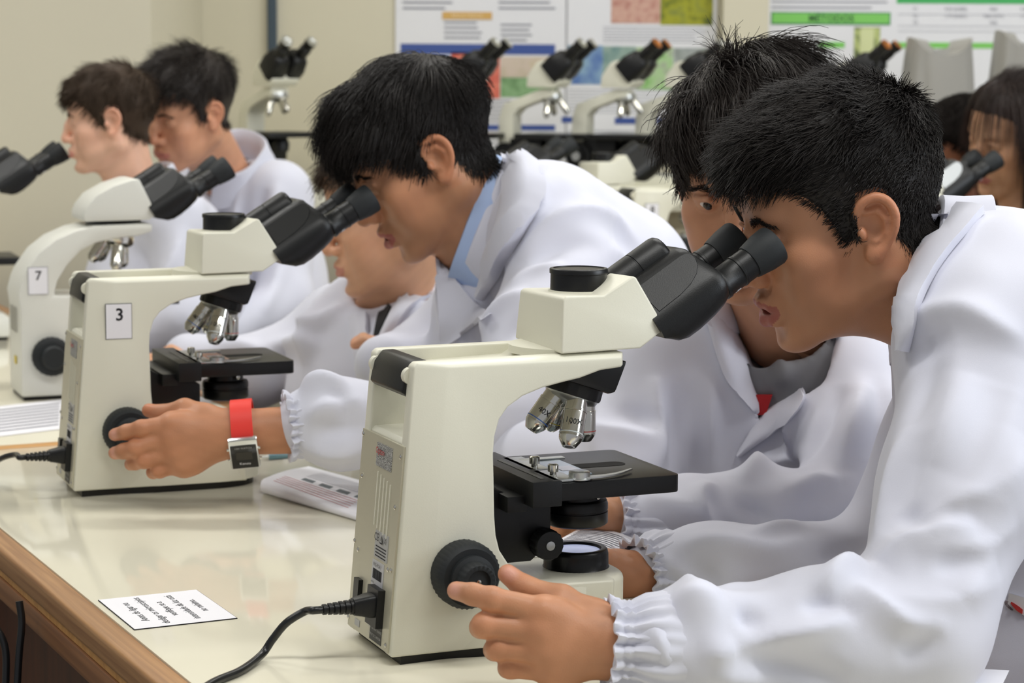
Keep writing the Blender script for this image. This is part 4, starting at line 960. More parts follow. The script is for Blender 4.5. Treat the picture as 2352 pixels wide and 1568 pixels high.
    ribbon('collar_leaf',(cv,cq),[(2130,492),(2088,600),(2068,700),(2074,800)],[(2262,492),(2170,600),(2118,700),(2090,810)],M_COAT,ct,lift=.010,bulge=.008,thick=.004)
    ribbon('coat_badge',(cv,cq),[(2318,1362),(2352,1372),(2380,1380)],[(2312,1392),(2348,1412),(2378,1424)],mat('badge_white',(206,204,204),.8),ct,lift=.002,thick=.0006,nu=8,nv=4)
    ribbon('badge_red',(cv,cq),[(2324,1382),(2338,1390),(2350,1400)],[(2322,1386),(2336,1404),(2349,1410)],M_RED0,ct,lift=.004,thick=.0006,nu=6,nv=4)
    ribbon('badge_dark',(cv,cq),[(2308,1378),(2318,1390),(2328,1400)],[(2306,1384),(2315,1396),(2325,1402)],mat('badge_ink',(80,66,66),.8),ct,lift=.004,thick=.0006,nu=6,nv=4)
    cuff('cuff',P(1418,1488,1.756),wri-wr+A3(.02,0,0),.040,M_COAT,ct,n=24)
    cuff('cuff',P(1466,1320,2.137),w2-P(1425,1322,D2),.037,M_COAT,ct,n=22,seed=5)
    return me
PF=build_F()
# ---------------------------------------------------------------- person at microscope 3
M_SHIRT=mat('pale_blue_shirt',(170,190,226),.8,spec=.2)
M_NAVY=mat('navy_piping',(40,52,84),.8)
def build_M():
    H=HEADS['M']; skin=(186,134,100); nb=P(1105,530,2.82)
    V,Q,L=sculpt_head(H,nb,.0022,mouth=.7,nose=1.0,neck_r=.055); C=skin_colour(L,skin,lip=(168,88,84),moustache=.25,flush=1.1,seed=3,mouth=.7)
    D=2.475
    f=[[P(392,972,D-.004),P(325,984,D-.012),P(290,992,D-.006),P(264,998,D+.004)],
       [P(392,1006,D-.006),P(312,1030,D-.012),P(284,1036,D-.004),P(264,1040,D+.008)],
       [P(404,1040,D-.004),P(332,1056,D-.008),P(310,1062,D+.002),P(300,1066,D+.014)],
       [P(420,1068,D+.0),P(366,1080,D-.002),P(352,1084,D+.010),P(350,1082,D+.022)]]
    th=[P(470,960,D+.012),P(425,940,D+.018),P(372,950,D+.028),P(342,942,D+.034)]
    wr=P(560,992,D+.010); el=P(1150,965,2.54); nrm=CAM-P(430,1000,D)
    HV,HQ=sculpt_hand(wr,el,f,th,vox=.0018,nrm=nrm,fr=(.0094,.0096,.0092,.0082),wr=.0265,palm_r=.0145)
    HC=hand_colour(HV,(184,128,94),f,th,nails=((P(262,998,D-.004),.006),(P(264,1040,D),.006)),seed=9)
    me=person('boy with thick black fringe bent over microscope number 3, red watch on his wrist',[(V,Q),(HV,HQ)],[C,HC],[(1,P(1140,545,2.79),[P(1290,600,2.72),el])])
    def ln(L):
        top=np.clip((L[:,2]-.02)/.07,0,1); return .020+.044*top
    grow_hair(H,L,Q,me,M_HAIRK,n=17000,length=ln,lift=.62,k=8,r=.00060,whorl=(-.062,.0,.098),messy=.16,clump=.42,thf=lambda L:.002+.0065*np.clip((L[:,2]-.02)/.05,0,1),seed=21,grav=.10,front=-.012,dz=-.004)
    eyebrows(H,L,Q,me,M_HAIRK,n=260,thick=.0045,seed=5)
    eyeball(H,1,me,(1,0,-.15)); eyeball(H,-1,me,(1,0,-.15))
    sh=P(1300,610,2.71); elb=P(1185,975,2.545); wri=P(700,972,2.497)
    S=Sculpt(A3(-.34,2.36,.72),A3(.34,3.16,1.30),.0050)
    S.cap(P(1185,560,2.85),P(1520,1120,2.98),.085,.150,k=.0,flat=(A3(0,1,0),.80))
    S.cap(P(1200,500,2.99),P(1250,500,2.74),.058,.060,k=.05)
    S.cap(P(1280,540,2.85),P(1420,640,2.88),.085,.10,k=.06,flat=(A3(0,1,0),.75))
    S.cap(P(1120,720,2.86),P(1130,1000,2.88),.075,.09,k=.06)
    S.chain([sh,sh+(elb-sh)*.5,elb],[.068,.064,.054],k=.03)
    S.chain([elb,elb+(wri-elb)*.35,elb+(wri-elb)*.85,wri],[.054,.050,.048,.034],k=.03)
    sh2=P(1180,590,2.99); el2=P(980,830,2.98); S.chain([sh2,el2,P(880,840,2.86)],[.06,.05,.042],k=.04)
    S.cap(P(1140,545,2.82),H.w((-.02,0,-.05)),.068,.076,k=.010,op='sub')
    fp=[([(1245,395),(1240,480),(1175,560),(1130,640)],.010,.006),([(1190,600),(1260,520),(1340,490),(1420,520)],.014,.008),([(1200,650),(1280,570),(1380,560)],.014,-.007),([(1330,460),(1400,500),(1470,570)],.014,.005),
        ([(1170,660),(1230,620),(1300,610)],.012,.006),([(1100,760),(1160,700),(1220,670)],.012,.007),([(1150,790),(1200,740),(1260,720)],.012,-.006),([(1400,560),(1440,640),(1440,760)],.016,.006),([(1040,700),(1060,800),(1100,870)],.012,.006),
        ([(690,900),(740,885),(800,890)],.014,.010),([(700,960),(760,935),(840,920)],.012,.006),([(720,1000),(780,985),(850,980)],.012,-.006),([(760,900),(790,930),(800,970)],.010,-.006),([(690,1020),(760,1040),(840,1035)],.012,.005),
        ([(1010,590),(1020,690),(1040,800)],.014,.006)]
    cv,cq=coat_mesh(S,fp,wob=.0024,wf=26,seed=8); ct=big('lab_coat',cv,cq,M_COAT,me)
    ax=P(1060,500,2.82)-P(1142,545,2.82)
    collar('collar',P(1152,535,2.83),ax,A3(-.45,-.10,-1.),M_COAT,ct,r=(.086,.074),height=.030,fall=.075,gap=34,flare=.024,rise_back=.012,seed=2)
    sc=collar('shirt_collar',P(1128,530,2.825),ax,A3(-.35,-.12,-1.),M_SHIRT,me,r=(.078,.0650),height=.034,fall=.058,gap=16,flare=.010,rise_back=.010,seed=4)
    ribbon('collar_leaf',(cv,cq),[(1150,352),(1165,430),(1142,540),(1098,672)],[(1238,388),(1248,450),(1205,540),(1112,690)],M_COAT,ct,lift=.014,bulge=.014,thick=.004,nu=24,nv=9)
    ribbon('coat_lapel',(cv,cq),[(1000,590),(1010,700),(1020,800)],[(1050,640),(1090,690),(1130,720)],M_COAT,ct,lift=.006)
    cuff('cuff',P(676,978,2.492),wri-P(600,985,2.485),.0385,M_COAT,ct,n=24,seed=3)
    # wrist watch
    w=empty('wrist_watch',tuple(P(560,1015,D-.02))); tag(w,'red-strapped wristwatch with a square black digital face','watch'); o0=np.array(w.location)
    axw=wr-P(430,1000,D); axw=P(640,985,2.486)-P(500,998,2.482); u_,v_,a_=frame(axw); c0=P(560,991,D+.010)
    n_=CAM-c0; n_/=np.linalg.norm(n_); n_=n_-a_*np.dot(n_,a_); n_/=np.linalg.norm(n_); t_=np.cross(a_,n_)
    if t_[2]<0: t_=-t_
    V=[];Fc=[]; seg=48
    for i in range(seg):
        th_=2*PI*i/seg; d=n_*math.cos(th_)*.0265+t_*math.sin(th_)*.0345; wd=.0125
        e=d/np.linalg.norm(d)
        for s_,q in ((-1,0),(1,0),(1,1),(-1,1)): V.append(c0+d+e*(.0008+.0026*q)+a_*s_*wd-o0)
    for i in range(seg):
        j=(i+1)%seg
        for k in range(4): Fc.append((i*4+k,i*4+(k+1)%4,j*4+(k+1)%4,j*4+k))
    mk('strap',V,Fc,mat('red_strap',(232,58,48),.45),w,smooth=True)
    fd=n_*.80-t_*.60; fd/=np.linalg.norm(fd); ft=np.cross(a_,fd); ft=ft if ft[2]>0 else -ft
    c1=c0+n_*.0265*.78-t_*.0345*.62+fd*.004
    def bx(name,hw,hh,d0,d1,m,par,cs=0,ct_=0,bev=.002):
        V=[c1+a_*(cs+sx*hw)+ft*(ct_+sy*hh)+fd*dd-o0 for dd in (d0,d1) for sx,sy in ((-1,-1),(1,-1),(1,1),(-1,1))]
        return mk(name,V,[(3,2,1,0),(4,5,6,7),(0,1,5,4),(1,2,6,5),(2,3,7,6),(3,0,4,7)],m,par,bevel=bev)
    case=bx('case',.0168,.0205,-.004,.005,mat('steel_case',(205,208,210),.22,metal=1),w)
    bx('face',.0150,.0165,.004,.0058,mat('black_glass',(14,16,18),.08),case,0,-.002,.001); bx('display',.0095,.0055,.0055,.0061,mat('lcd_panel',(44,42,36),.2),case,0,-.0005,0)
    text('face_text','LED WATCH',.0034,M_GREYLAB,case,c1+ft*.0105+fd*.0061-o0,a_ if a_[0]>0 else -a_,ft); text('face_brand','Kenou',.0048,M_WHITEP,case,c1-ft*.0115+fd*.0061-o0,a_ if a_[0]>0 else -a_,ft)
    for s_ in (-1,1):
        for q in (.006,-.009): lathe('button',[(.0004,0),(.0018,0),(.0018,.0025),(.0004,.003)],c1+a_*s_*.0166+ft*q+fd*.001-o0,a_*s_,M_CHROME,w,seg=12)
    return me
PM=build_M()
# ---------------------------------------------------------------- the other students
M_TEE=mat('grey_tshirt',(112,112,116),.85); M_RED=mat('red_cloth',(170,26,30),.8); M_DARKT=mat('black_tshirt',(24,24,28),.85)
def build_G():
    H=HEADS['G']; skin=(184,134,104); nb=P(1805,735,2.50)
    V,Q,L=sculpt_head(H,nb,.0018,mouth=0.,neck_r=.055,eyes_open=1.3); C=skin_colour(L,skin,lip=(160,92,86),moustache=.4,flush=.7,seed=5)
    D=2.27; f=[[P(1330,1195,D),P(1290,1205,D-.004),P(1270,1216,D),P(1256,1222,D)],[P(1328,1205,D+.014),P(1290,1216,D+.012),P(1268,1226,D+.012),P(1256,1230,D+.012)],[P(1330,1212,D+.03),P(1292,1224,D+.028),P(1272,1230,D+.028),P(1262,1234,D+.028)],[P(1336,1216,D+.042),P(1304,1228,D+.04),P(1286,1234,D+.04),P(1276,1236,D+.04)]]
    th=[P(1385,1180,D-.016),P(1340,1172,D-.02),P(1308,1168,D-.018),P(1284,1172,D-.014)]; wr=P(1400,1192,D+.008); el=P(1800,1190,2.33)
    HV,HQ=sculpt_hand(wr,el,f,th,vox=.002,wr=.025); HC=hand_colour(HV,(188,136,102),f,th,seed=14)
    me=person('boy with tousled dark hair behind the nearest boy, grey T-shirt under his coat',[(V,Q),(HV,HQ)],[C,HC],[(1,P(1810,790,2.44),[P(1960,880,2.47),P(1945,1180,2.345),el])])
    def ln(L): return (.026+.052*np.clip((L[:,2]-.0)/.09,0,1))*(1-.45*np.clip((L[:,0]-.045)/.03,0,1))
    grow_hair(H,L,Q,me,M_HAIRB,n=16000,length=ln,lift=.72,k=9,r=.00062,whorl=(-.055,-.02,.102),messy=.15,clump=.75,thf=lambda L:.003+.006*np.clip(L[:,2]/.06,0,1),seed=31,grav=.06,front=-.005,dz=-.006,curl=.12,sweep=(.05,.18,.05))
    eyebrows(H,L,Q,me,M_HAIRB,n=130,thick=.006,seed=8)
    eyeball(H,1,me,(1,.25,-.08)); eyeball(H,-1,me,(1,.30,-.08))
    S=Sculpt(A3(-.14,2.10,.62),A3(.58,2.80,1.20),.0050)
    shr=P(1520,880,2.50); shl=P(1965,870,2.47)
    S.ell(P(1740,1060,2.55),(.165,.095,.20),k=0); S.cap(shr,shl,.062,.062,k=.06); S.cap(P(1740,1150,2.55),P(1740,1700,2.55),.15,.16,k=.05,flat=(A3(0,1,0),1.5))
    el=P(1945,1190,2.34); wr2=P(1450,1195,2.285)
    S.chain([shl,shl+(el-shl)*.5+A3(.01,-.02,0),el],[.064,.060,.052],k=.035); S.chain([el,el+(wr2-el)*.4,el+(wr2-el)*.82,wr2],[.052,.048,.046,.034],k=.03)
    er=P(1430,1080,2.44); S.chain([shr,er],[.062,.052],k=.035); S.chain([er,P(1230,1060,2.50),P(1120,1075,2.56)],[.050,.046,.038],k=.03)
    S.cap(P(1530,850,2.50),P(1670,755,2.47),.052,.042,k=.04); S.cap(P(1960,850,2.49),P(1900,765,2.50),.052,.042,k=.04); S.cap(P(1690,770,2.49),P(1880,770,2.52),.045,.045,k=.04)
    S.cap(P(1800,745,2.48),P(1735,620,2.33),.060,.078,k=.010,op='sub')
    S.chain([P(1805,745,2.42),P(1797,850,2.430),P(1752,948,2.446)],[.060,.050,.014],k=.008,op='sub')
    T=Sculpt(A3(.10,2.25,.85),A3(.50,2.70,1.20),.005); T.ell(P(1745,1040,2.545),(.150,.085,.185),k=0); T.cap(P(1600,900,2.52),P(1920,900,2.50),.05,.05,k=.06); T.cap(P(1800,830,2.49),P(1795,745,2.475),.068,.066,k=.05); T.cap(P(1800,760,2.49),P(1735,620,2.33),.0605,.07,k=.004,op='sub')
    tv,tq=coat_mesh(T,[([(1750,800),(1800,850),(1830,830)],.01,.004),([(1760,880),(1790,870),(1820,850)],.01,.004)],wob=.002,seed=4); big('tshirt',tv,tq,M_TEE,me)
    fp=[([(1512,860),(1510,960),(1512,1080)],.012,.008),([(1560,860),(1550,980),(1550,1100)],.014,-.006),([(1640,860),(1630,980),(1645,1100)],.014,.007),([(1400,900),(1380,980),(1370,1060)],.014,.006),([(1420,940),(1470,960),(1510,985)],.011,-.006),([(1330,1010),(1420,1000),(1500,1010)],.012,.007),
        ([(1880,900),(1830,970),(1790,1070)],.012,.009),([(1930,880),(1900,960),(1850,1060)],.012,-.007),([(1990,880),(1960,980),(1930,1080)],.012,.008),([(1700,1110),(1760,1060),(1850,1040)],.012,.008),([(1690,1150),(1740,1180),(1760,1210)],.010,-.007),([(1640,1115),(1600,1150),(1640,1240)],.010,.008),([(1480,1140),(1560,1165),(1610,1180)],.011,.006),([(1460,1200),(1540,1230),(1620,1240)],.012,-.005),([(1800,1130),(1860,1110),(1930,1100)],.012,.007),([(2010,860),(2020,960),(2000,1060)],.012,-.006)]
    cv,cq=coat_mesh(S,fp,wob=.0022,wf=28,seed=15); ct=big('lab_coat',cv,cq,M_COAT,me)
    ribbon('red_shirt_edge',(tv,tq),[(1738,905),(1739,925),(1740,950)],[(1775,905),(1768,926),(1760,950)],M_RED,me,lift=.005,thick=.002,nu=6,nv=4)
    ribbon('coat_lapel',(cv,cq),[(1640,715),(1690,780),(1740,900),(1748,940)],[(1625,745),(1660,860),(1690,900),(1742,960)],M_COAT,ct,lift=.009,bulge=.004)
    ribbon('collar_leaf',(cv,cq),[(1650,690),(1690,700),(1735,735)],[(1600,720),(1650,765),(1722,775)],M_COAT,ct,lift=.012,bulge=.005,nu=12)
    ribbon('coat_lapel',(cv,cq),[(1865,790),(1800,880),(1740,960),(1690,1045)],[(1850,890),(1850,920),(1820,960),(1700,1050)],M_COAT,ct,lift=.009,bulge=.004)
    ribbon('collar_leaf',(cv,cq),[(1930,750),(1890,770),(1852,792)],[(1932,772),(1900,795),(1862,800)],M_COAT,ct,lift=.012,bulge=.004,nu=10)
    cuff('cuff',P(1428,1194,2.281),wr2-wr,.037,M_COAT,ct,n=24,seed=7)
    return me
PG=build_G()
def simple(key,label,skin,nb,arms,coat,vox,hair,lip=(186,122,108),mouth=0.,eyes=False,child=1.,fp=(),seed=1,bounds=None,cvox=.008,collar_=None,neck_r=.05,coat_mat=None,flush=1.):
    H=HEADS[key]; V,Q,L=sculpt_head(H,nb,vox,mouth=mouth,child=child,eyes_open=eyes,neck_r=neck_r,nose=.97); C=skin_colour(L,skin,lip=lip,flush=flush,seed=seed)
    pcs=[(V,Q)]; cols=[C]; links=[]
    for i,(wr,el,f,th,sh) in enumerate(arms):
        HV,HQ=sculpt_hand(wr,el,f,th,vox=.0028,wr=.023); pcs.append((HV,HQ)); cols.append(hand_colour(HV,skin,f,th,seed=seed)); links.append((i+1,nb,[sh,el]))
    me=person(label,pcs,cols,links)
    grow_hair(H,L,Q,me,**hair)
    if key=='R2': grow_hair(H,L,Q,me,m=hair['m'],n=4500,length=lambda L:np.where(L[:,0]>.03,.085,.002),lift=.22,k=8,r=.0009,whorl=(.12,.0,.06),messy=.06,clump=.15,seed=83,sweep=(-.8,.15,.1),front=.004,cap=False,name='swept_back_hair')
    if hair.get('brow',True): eyebrows(H,L,Q,me,hair['m'],n=140,seed=seed)
    S=Sculpt(bounds[0],bounds[1],cvox); coat(S,H)
    cv,cq=coat_mesh(S,fp,wob=.003,wf=24,seed=seed,smooth=2); ct=big('lab_coat',cv,cq,coat_mat or M_COAT,me)
    if collar_: collar('collar',m=M_COAT,parent=ct,**collar_)
    return me,ct,(cv,cq)
def grip(p,d,s=1.):
    """a loosely closed small hand reaching from wrist p along unit vector d (world)"""
    d=np.asarray(d,float); d/=np.linalg.norm(d); u=np.cross(d,A3(0,0,1)); u/=np.linalg.norm(u); v=np.cross(u,d); f=[]
    for i,o in enumerate((-.026,-.009,.009,.026)):
        m=p+d*.072*s+u*o*s; f.append([m,m+d*.034*s-v*.004,m+d*.050*s-v*.016*s,m+d*.052*s-v*.032*s])
    th=[p+d*.025*s-u*.022*s,p+d*.05*s-u*.036*s-v*.01,p+d*.075*s-u*.034*s-v*.018,p+d*.092*s-u*.026*s-v*.024]
    return f,th
# boy facing left behind microscope 3
def coatB(S,H):
    S.ell(P(900,900,3.32),(.16,.14,.20),k=0); S.cap(P(780,740,3.42),P(965,790,3.16),.060,.060,k=.05); S.cap(P(900,950,3.32),P(900,1500,3.32),.15,.16,k=.05)
    S.chain([P(970,800,3.16),P(960,1000,3.10)],[.062,.055],k=.03); S.chain([P(960,1000,3.10),P(790,960,3.02)],[.052,.045],k=.03)
    S.chain([P(770,760,3.42),P(590,850,3.40)],[.062,.052],k=.03); S.chain([P(590,850,3.40),P(430,820,3.36)],[.052,.040],k=.03)
    S.cap(P(905,700,3.26),P(850,560,3.20),.052,.06,k=.01,op='sub')
_wr=P(410,822,3.35); _el=P(590,850,3.40); _f,_t=grip(_wr,P(330,850,3.28)-_wr)
_wr2=P(935,900,3.06); _el2=P(960,1000,3.10); _f2,_t2=grip(_wr2,P(875,805,3.05)-_wr2,.80)
PB,ctB,cB=simple('B','pale boy in profile seen under the bent boy’s chin, black T-shirt at his neck',(206,158,126),P(905,715,3.26),[(_wr,_el,_f,_t,P(770,760,3.42)),(_wr2,_el2,_f2,_t2,P(970,800,3.16))],coatB,.0026,
    dict(m=M_HAIRC,n=4500,length=lambda L:.025+.02*np.clip(L[:,2]/.08,0,1),lift=.5,k=6,r=.0007,thick=.007,seed=41,front=-.022,dz=.038),seed=6,bounds=(A3(-.56,2.95,.60),A3(.12,3.62,1.10)),cvox=.0065,
    fp=[([(740,680),(720,760),(700,840)],.014,.010),([(860,760),(850,820),(845,870)],.012,.008),([(690,760),(740,740),(790,700)],.012,.008),([(600,800),(680,790),(740,800)],.014,.009),([(930,760),(900,820),(880,870)],.014,-.008),([(480,790),(560,800),(640,830)],.014,.008)])
ribbon('tshirt_front',cB,[(880,695),(868,740),(858,785)],[(900,705),(890,730),(864,790)],M_DARKT,PB,lift=.004,nu=8,nv=4)
ribbon('collar_leaf',cB,[(975,605),(945,650),(915,700),(880,770)],[(1000,680),(975,690),(935,720),(890,790)],M_COAT,ctB,lift=.012,bulge=.006,nu=14)
ribbon('coat_lapel',cB,[(845,720),(850,780),(845,850)],[(805,730),(815,800),(835,860)],M_COAT,ctB,lift=.010,bulge=.004,nu=10)
# boy in profile, far left
def coatL1(S,H):
    S.ell(P(380,640,4.22),(.15,.14,.19),k=0); S.cap(P(290,490,4.30),P(400,500,4.06),.058,.062,k=.05); S.cap(P(380,700,4.22),P(380,1250,4.22),.15,.16,k=.05)
    S.chain([P(410,510,4.08),P(430,720,4.02)],[.062,.055],k=.03); S.chain([P(430,720,4.02),P(250,800,4.02)],[.052,.042],k=.03)
    S.cap(P(310,440,4.14),P(270,330,4.12),.050,.06,k=.01,op='sub')
PL1,ctL1,cL1=simple('L1','fair boy in profile with brown hair at the left, eyes closed over his microscope',(222,176,150),P(312,440,4.14),[],coatL1,.0030,
    dict(m=M_HAIRC,n=5000,length=lambda L:.018+.022*np.clip(L[:,2]/.08,0,1),lift=.45,k=6,r=.0008,thick=.007,seed=51,front=-.014),lip=(206,134,120),seed=7,bounds=(A3(-1.02,3.80,.60),A3(-.38,4.46,1.18)),flush=1.2,
    fp=[([(330,470),(380,440),(430,470)],.014,.009),([(420,520),(400,600),(360,680)],.016,.009),([(300,560),(330,620),(320,700)],.014,-.008)],
    collar_=dict(base=P(318,432,4.14),axis=P(280,340,4.12)-P(318,432,4.14)+A3(.02,0,0),front=A3(-1,-.1,-.3),r=(.062,.062),height=.030,fall=.05,gap=28,flare=.014))
# taller boy behind him
def coatL2(S,H):
    S.ell(P(560,640,4.52),(.17,.13,.24),k=0); S.cap(P(470,430,4.56),P(640,440,4.42),.060,.062,k=.05); S.cap(P(560,700,4.52),P(560,1150,4.5),.16,.17,k=.05)
    S.chain([P(640,450,4.42),P(655,690,4.34)],[.064,.055],k=.03); S.chain([P(655,690,4.34),P(520,760,4.20)],[.052,.042],k=.03); S.chain([P(470,440,4.56),P(430,660,4.45)],[.062,.055],k=.03)
    S.cap(P(525,400,4.44),P(460,280,4.36),.052,.062,k=.01,op='sub')
PL2,ctL2,cL2=simple('L2','taller boy with dark quiff standing behind the fair boy, looking down',(206,152,120),P(520,400,4.44),[],coatL2,.0030,
    dict(m=M_HAIRB,n=5500,length=lambda L:.016+.034*np.clip((L[:,2]-.02)/.07,0,1),lift=.8,k=6,r=.0008,thick=.010,messy=.3,seed=61,front=.004),lip=(186,112,100),seed=8,bounds=(A3(-.92,4.10,.60),A3(-.28,4.76,1.22)),
    fp=[([(610,430),(590,520),(570,600)],.016,-.012),([(640,420),(620,520),(600,620)],.016,.010),([(560,420),(540,520),(520,600)],.016,.010),([(480,480),(490,560),(470,640)],.016,-.010),([(660,560),(640,640),(600,720)],.014,.008)],
    collar_=dict(base=P(528,392,4.45),axis=P(490,300,4.38)-P(528,392,4.45)+A3(.03,0,.02),front=A3(-1,-.5,-.3),r=(.066,.066),height=.044,fall=.06,gap=40,flare=.020,rise_back=.02))
# two students at the right edge
def coatR1(S,H):
    S.ell(P(2230,640,4.63),(.17,.12,.20),k=0); S.cap(P(2120,560,4.61),P(2340,560,4.65),.055,.055,k=.05); S.cap(P(2230,700,4.63),P(2230,1100,4.63),.15,.16,k=.05)
    S.cap(P(2215,540,4.59),P(2200,420,4.55),.05,.06,k=.01,op='sub')
PR1,_,_=simple('R1','dark-skinned student with cropped black hair behind the girl’s eyepieces',(132,84,60),P(2215,545,4.59),[],coatR1,.0032,
    dict(m=mat('cropped_hair',(20,16,14),.8,spec=.08),n=9000,length=lambda L:np.full(len(L),.011),lift=1.2,k=4,r=.0009,thick=.005,seed=71,front=-.002),lip=(120,70,66),seed=9,bounds=(A3(.58,4.38,.60),A3(1.40,4.90,1.10)),cvox=.010,flush=.6,coat_mat=mat('brown_jersey',(120,80,64),.85))
def coatR2(S,H):
    S.ell(P(2400,650,4.34),(.15,.13,.18),k=0); S.cap(P(2330,560,4.44),P(2440,560,4.22),.052,.055,k=.05); S.cap(P(2400,700,4.34),P(2400,1150,4.34),.14,.15,k=.05)
    S.cap(P(2365,520,4.29),P(2340,400,4.27),.05,.06,k=.01,op='sub')
PR2,_,_=simple('R2','girl with long dark brown hair looking into a microscope at the right edge',(198,150,116),P(2365,525,4.29),[],coatR2,.0030,
    dict(m=M_HAIRG,n=8000,length=lambda L:.17+.10*np.clip((.09-L[:,2])/.14,0,1),lift=.22,k=13,r=.0010,thick=.0035,messy=.06,clump=.18,seed=81,grav=.55,whorl=(.015,.0,.130),front=.004,brow=False,xmax=.036,sweep=(-.12,0,0)),lip=(176,96,92),seed=10,bounds=(A3(.82,4.02,.60),A3(1.40,4.68,1.10)),cvox=.010,coat_mat=M_DARKT,eyes=True)
# ---------------------------------------------------------------- other microscopes
mic8=build_mic('microscope',detail=False,number='8'); 
def place_local(o,l,world,a):
    """stand a microscope on z so that its local point l is at the given world x,y"""
    c,s_=math.cos(a),math.sin(a); x=world[0]-(c*l[0]-s_*l[1]); y=world[1]-(s_*l[0]+c*l[1]); return pose(o,x,y,a)
place_local(mic8,(.057,.0025),P(1497,490,4.66),.36); tag(mic8,'cream microscope with number 8 card standing at the far table','microscope','trinocular microscopes on the tables')
micR=build_mic('microscope',detail=False,panel=mat('pale_cover',(176,180,182),.35)); place_local(micR,(.3818,.032),P(2286,345,4.14),.36); tag(micR,'microscope the long-haired girl looks into, black eyepieces and pale side cover','microscope','trinocular microscopes on the tables')
for px,py,d,a,lb in ((1392,372,4.86,.42,'unused cream microscope left of microscope number 8'),(1140,376,4.86,.42,'unused cream microscope behind the bent boy’s collar')):
    m_=build_mic('microscope',detail=False,lamp_on=False); place_local(m_,(.21,.066),P(px,py,d),a); tag(m_,lb,'microscope','trinocular microscopes on the tables')
M_CREAM2=mat('pale_grey_enamel',(222,222,214),.36)
def build_mic7(name,number=None):
    r=empty(name); w=.118; yc=w/2
    pr=[(0,.006),(.001,.144),(-.002,.168),(.004,.190),(.0107,.204),(.0322,.2335),(.0583,.2530),(.0898,.2665),(.1186,.2725),(.2113,.2745),(.2111,.2615),(.1894,.2552),(.150,.2515),(.122,.2460),(.0974,.2345),(.0758,.2125),(.0597,.1870),(.0537,.1640),(.100,.1635),(.104,.155),(.104,.060),(.215,.052),(.228,.044),(.228,.006)]
    b=prism('stand',pr,0,w,M_CREAM2,r,bevel=.006)
    prism('base_plate',[(.004,0),(.004,.007),(.224,.007),(.224,0)],.006,w-.006,M_BLACK2,r)
    for k in range(7): label_box('vent_slot',r,A3(-.0012,.030+.009*k,.125),A3(0,-1,0),A3(0,0,1),.003,.040,mat('vent_grey',(180,178,168),.5),.0006)
    label_box('warning_label',r,A3(-.0006,.050,.060),A3(0,-1,0),A3(0,0,1),.020,.012,mat('yellow_label',(214,190,60),.5),.0005)
    hp=[(.104,.2790),(.103,.2900),(.108,.3020),(.122,.3190),(.150,.3345),(.180,.3440),(.192,.3450),(.2185,.2900),(.2165,.2870),(.207,.2800)]
    prism('viewing_head',hp,.004,w-.004,M_CREAM2,r,bevel=.007)
    lathe('head_mount',[(.002,-.006),(.044,-.006),(.044,.007),(.002,.007)],A3(.160,yc,.2745),A3(0,0,1),M_BLACK2,r,seg=36)
    binocular(r,A3(.2035,yc,.3150))
    c0=A3(.160,yc,.243); ax=A3(-.30,0,-.954)
    lathe('nosepiece',[(.004,-.016),(.030,-.016),(.032,-.004),(.028,.002),(.012,.008),(.004,.008)],c0,ax,M_CHROME,r,seg=40)
    u=A3(.954,0,-.30); v=A3(0,-1,0)
    for phi,L in ((-20,.036),(70,.043),(160,.040),(250,.036)):
        f=math.radians(phi); rad=u*math.cos(f)+v*math.sin(f); objective('objective',r,c0+ax*.002+rad*.017,ax*math.cos(.33)+rad*math.sin(.33),L,.0105,M_STEEL)
    box('stage',.115,.250,-.010,w+.016,.146,.160,M_BLACK2,r,bevel=.001); box('stage_bracket',.100,.140,.035,w-.035,.085,.146,M_BLACK2,r,bevel=.002)
    lathe('condenser',[(.004,0),(.026,0),(.026,.030),(.018,.036),(.004,.036)],A3(.160,yc,.108),A3(0,0,1),M_BLACK2,r,seg=32)
    lathe('lamp_collector',[(.004,-.010),(.030,-.010),(.028,.018),(.004,.018)],A3(.160,yc,.060),A3(0,0,1),M_BLACK2,r,seg=32)
    for sg in (-1,1):
        o_=A3(.0470,.002 if sg<0 else w-.002,.070); d=A3(0,sg,0)
        k=lathe('focus_knob',[(.004,0),(.0295,0),(.0305,.003),(.0305,.015),(.027,.018),(.019,.0185),(.0185,.030),(.016,.033),(.004,.033)],o_,d,M_RUBBER,r,seg=72,knurl=24,kamp=.012,krange=(.0025,.0155))
    if number:
        fr=label_box('number_label',r,A3(.0290,-.0006,.1890),A3(1,0,0),A3(0,0,1),.031,.043,mat('grey_edge',(120,120,128),.6),.0006)
        label_box('number_card',fr,A3(.0290,-.0011,.1890),A3(1,0,0),A3(0,0,1),.0295,.0415,M_WHITEP,.0007); text('number_digit',number,.020,M_INK,fr,A3(.0295,-.00195,.1965),A3(1,0,0),A3(0,0,1),bold=True)
    return r
mic7=build_mic7('microscope','7'); pose(mic7,-.767,3.313,.38); tag(mic7,'pale round-armed microscope with number 7 card at the left','microscope','round-armed microscopes')
micL=build_mic7('microscope'); place_local(micL,(.3355,.025),P(140,345,4.13),.36); tag(micL,'round-armed microscope at the left edge that the fair boy looks into','microscope','round-armed microscopes')
table('lab_table','lab table at the far left under the fair boy’s microscope',-.10,.520,3.004,4.6,(False,True))
_t=table('lab_table','far lab table that carries microscope number 8',-.62,.42,-.42,.40,(True,True),side_panel=False)
_t4=table('lab_table','small lab table at the right under the long-haired girl’s microscope',-.15,.30,-.17,.24,(True,True),side_panel=False); _t4.location=(.589,3.94,0); _t4.rotation_euler=(0,0,0)
_q=P(1497,490,4.66); _t.location=(_q[0],_q[1],0); _t.rotation_euler=(0,0,0)
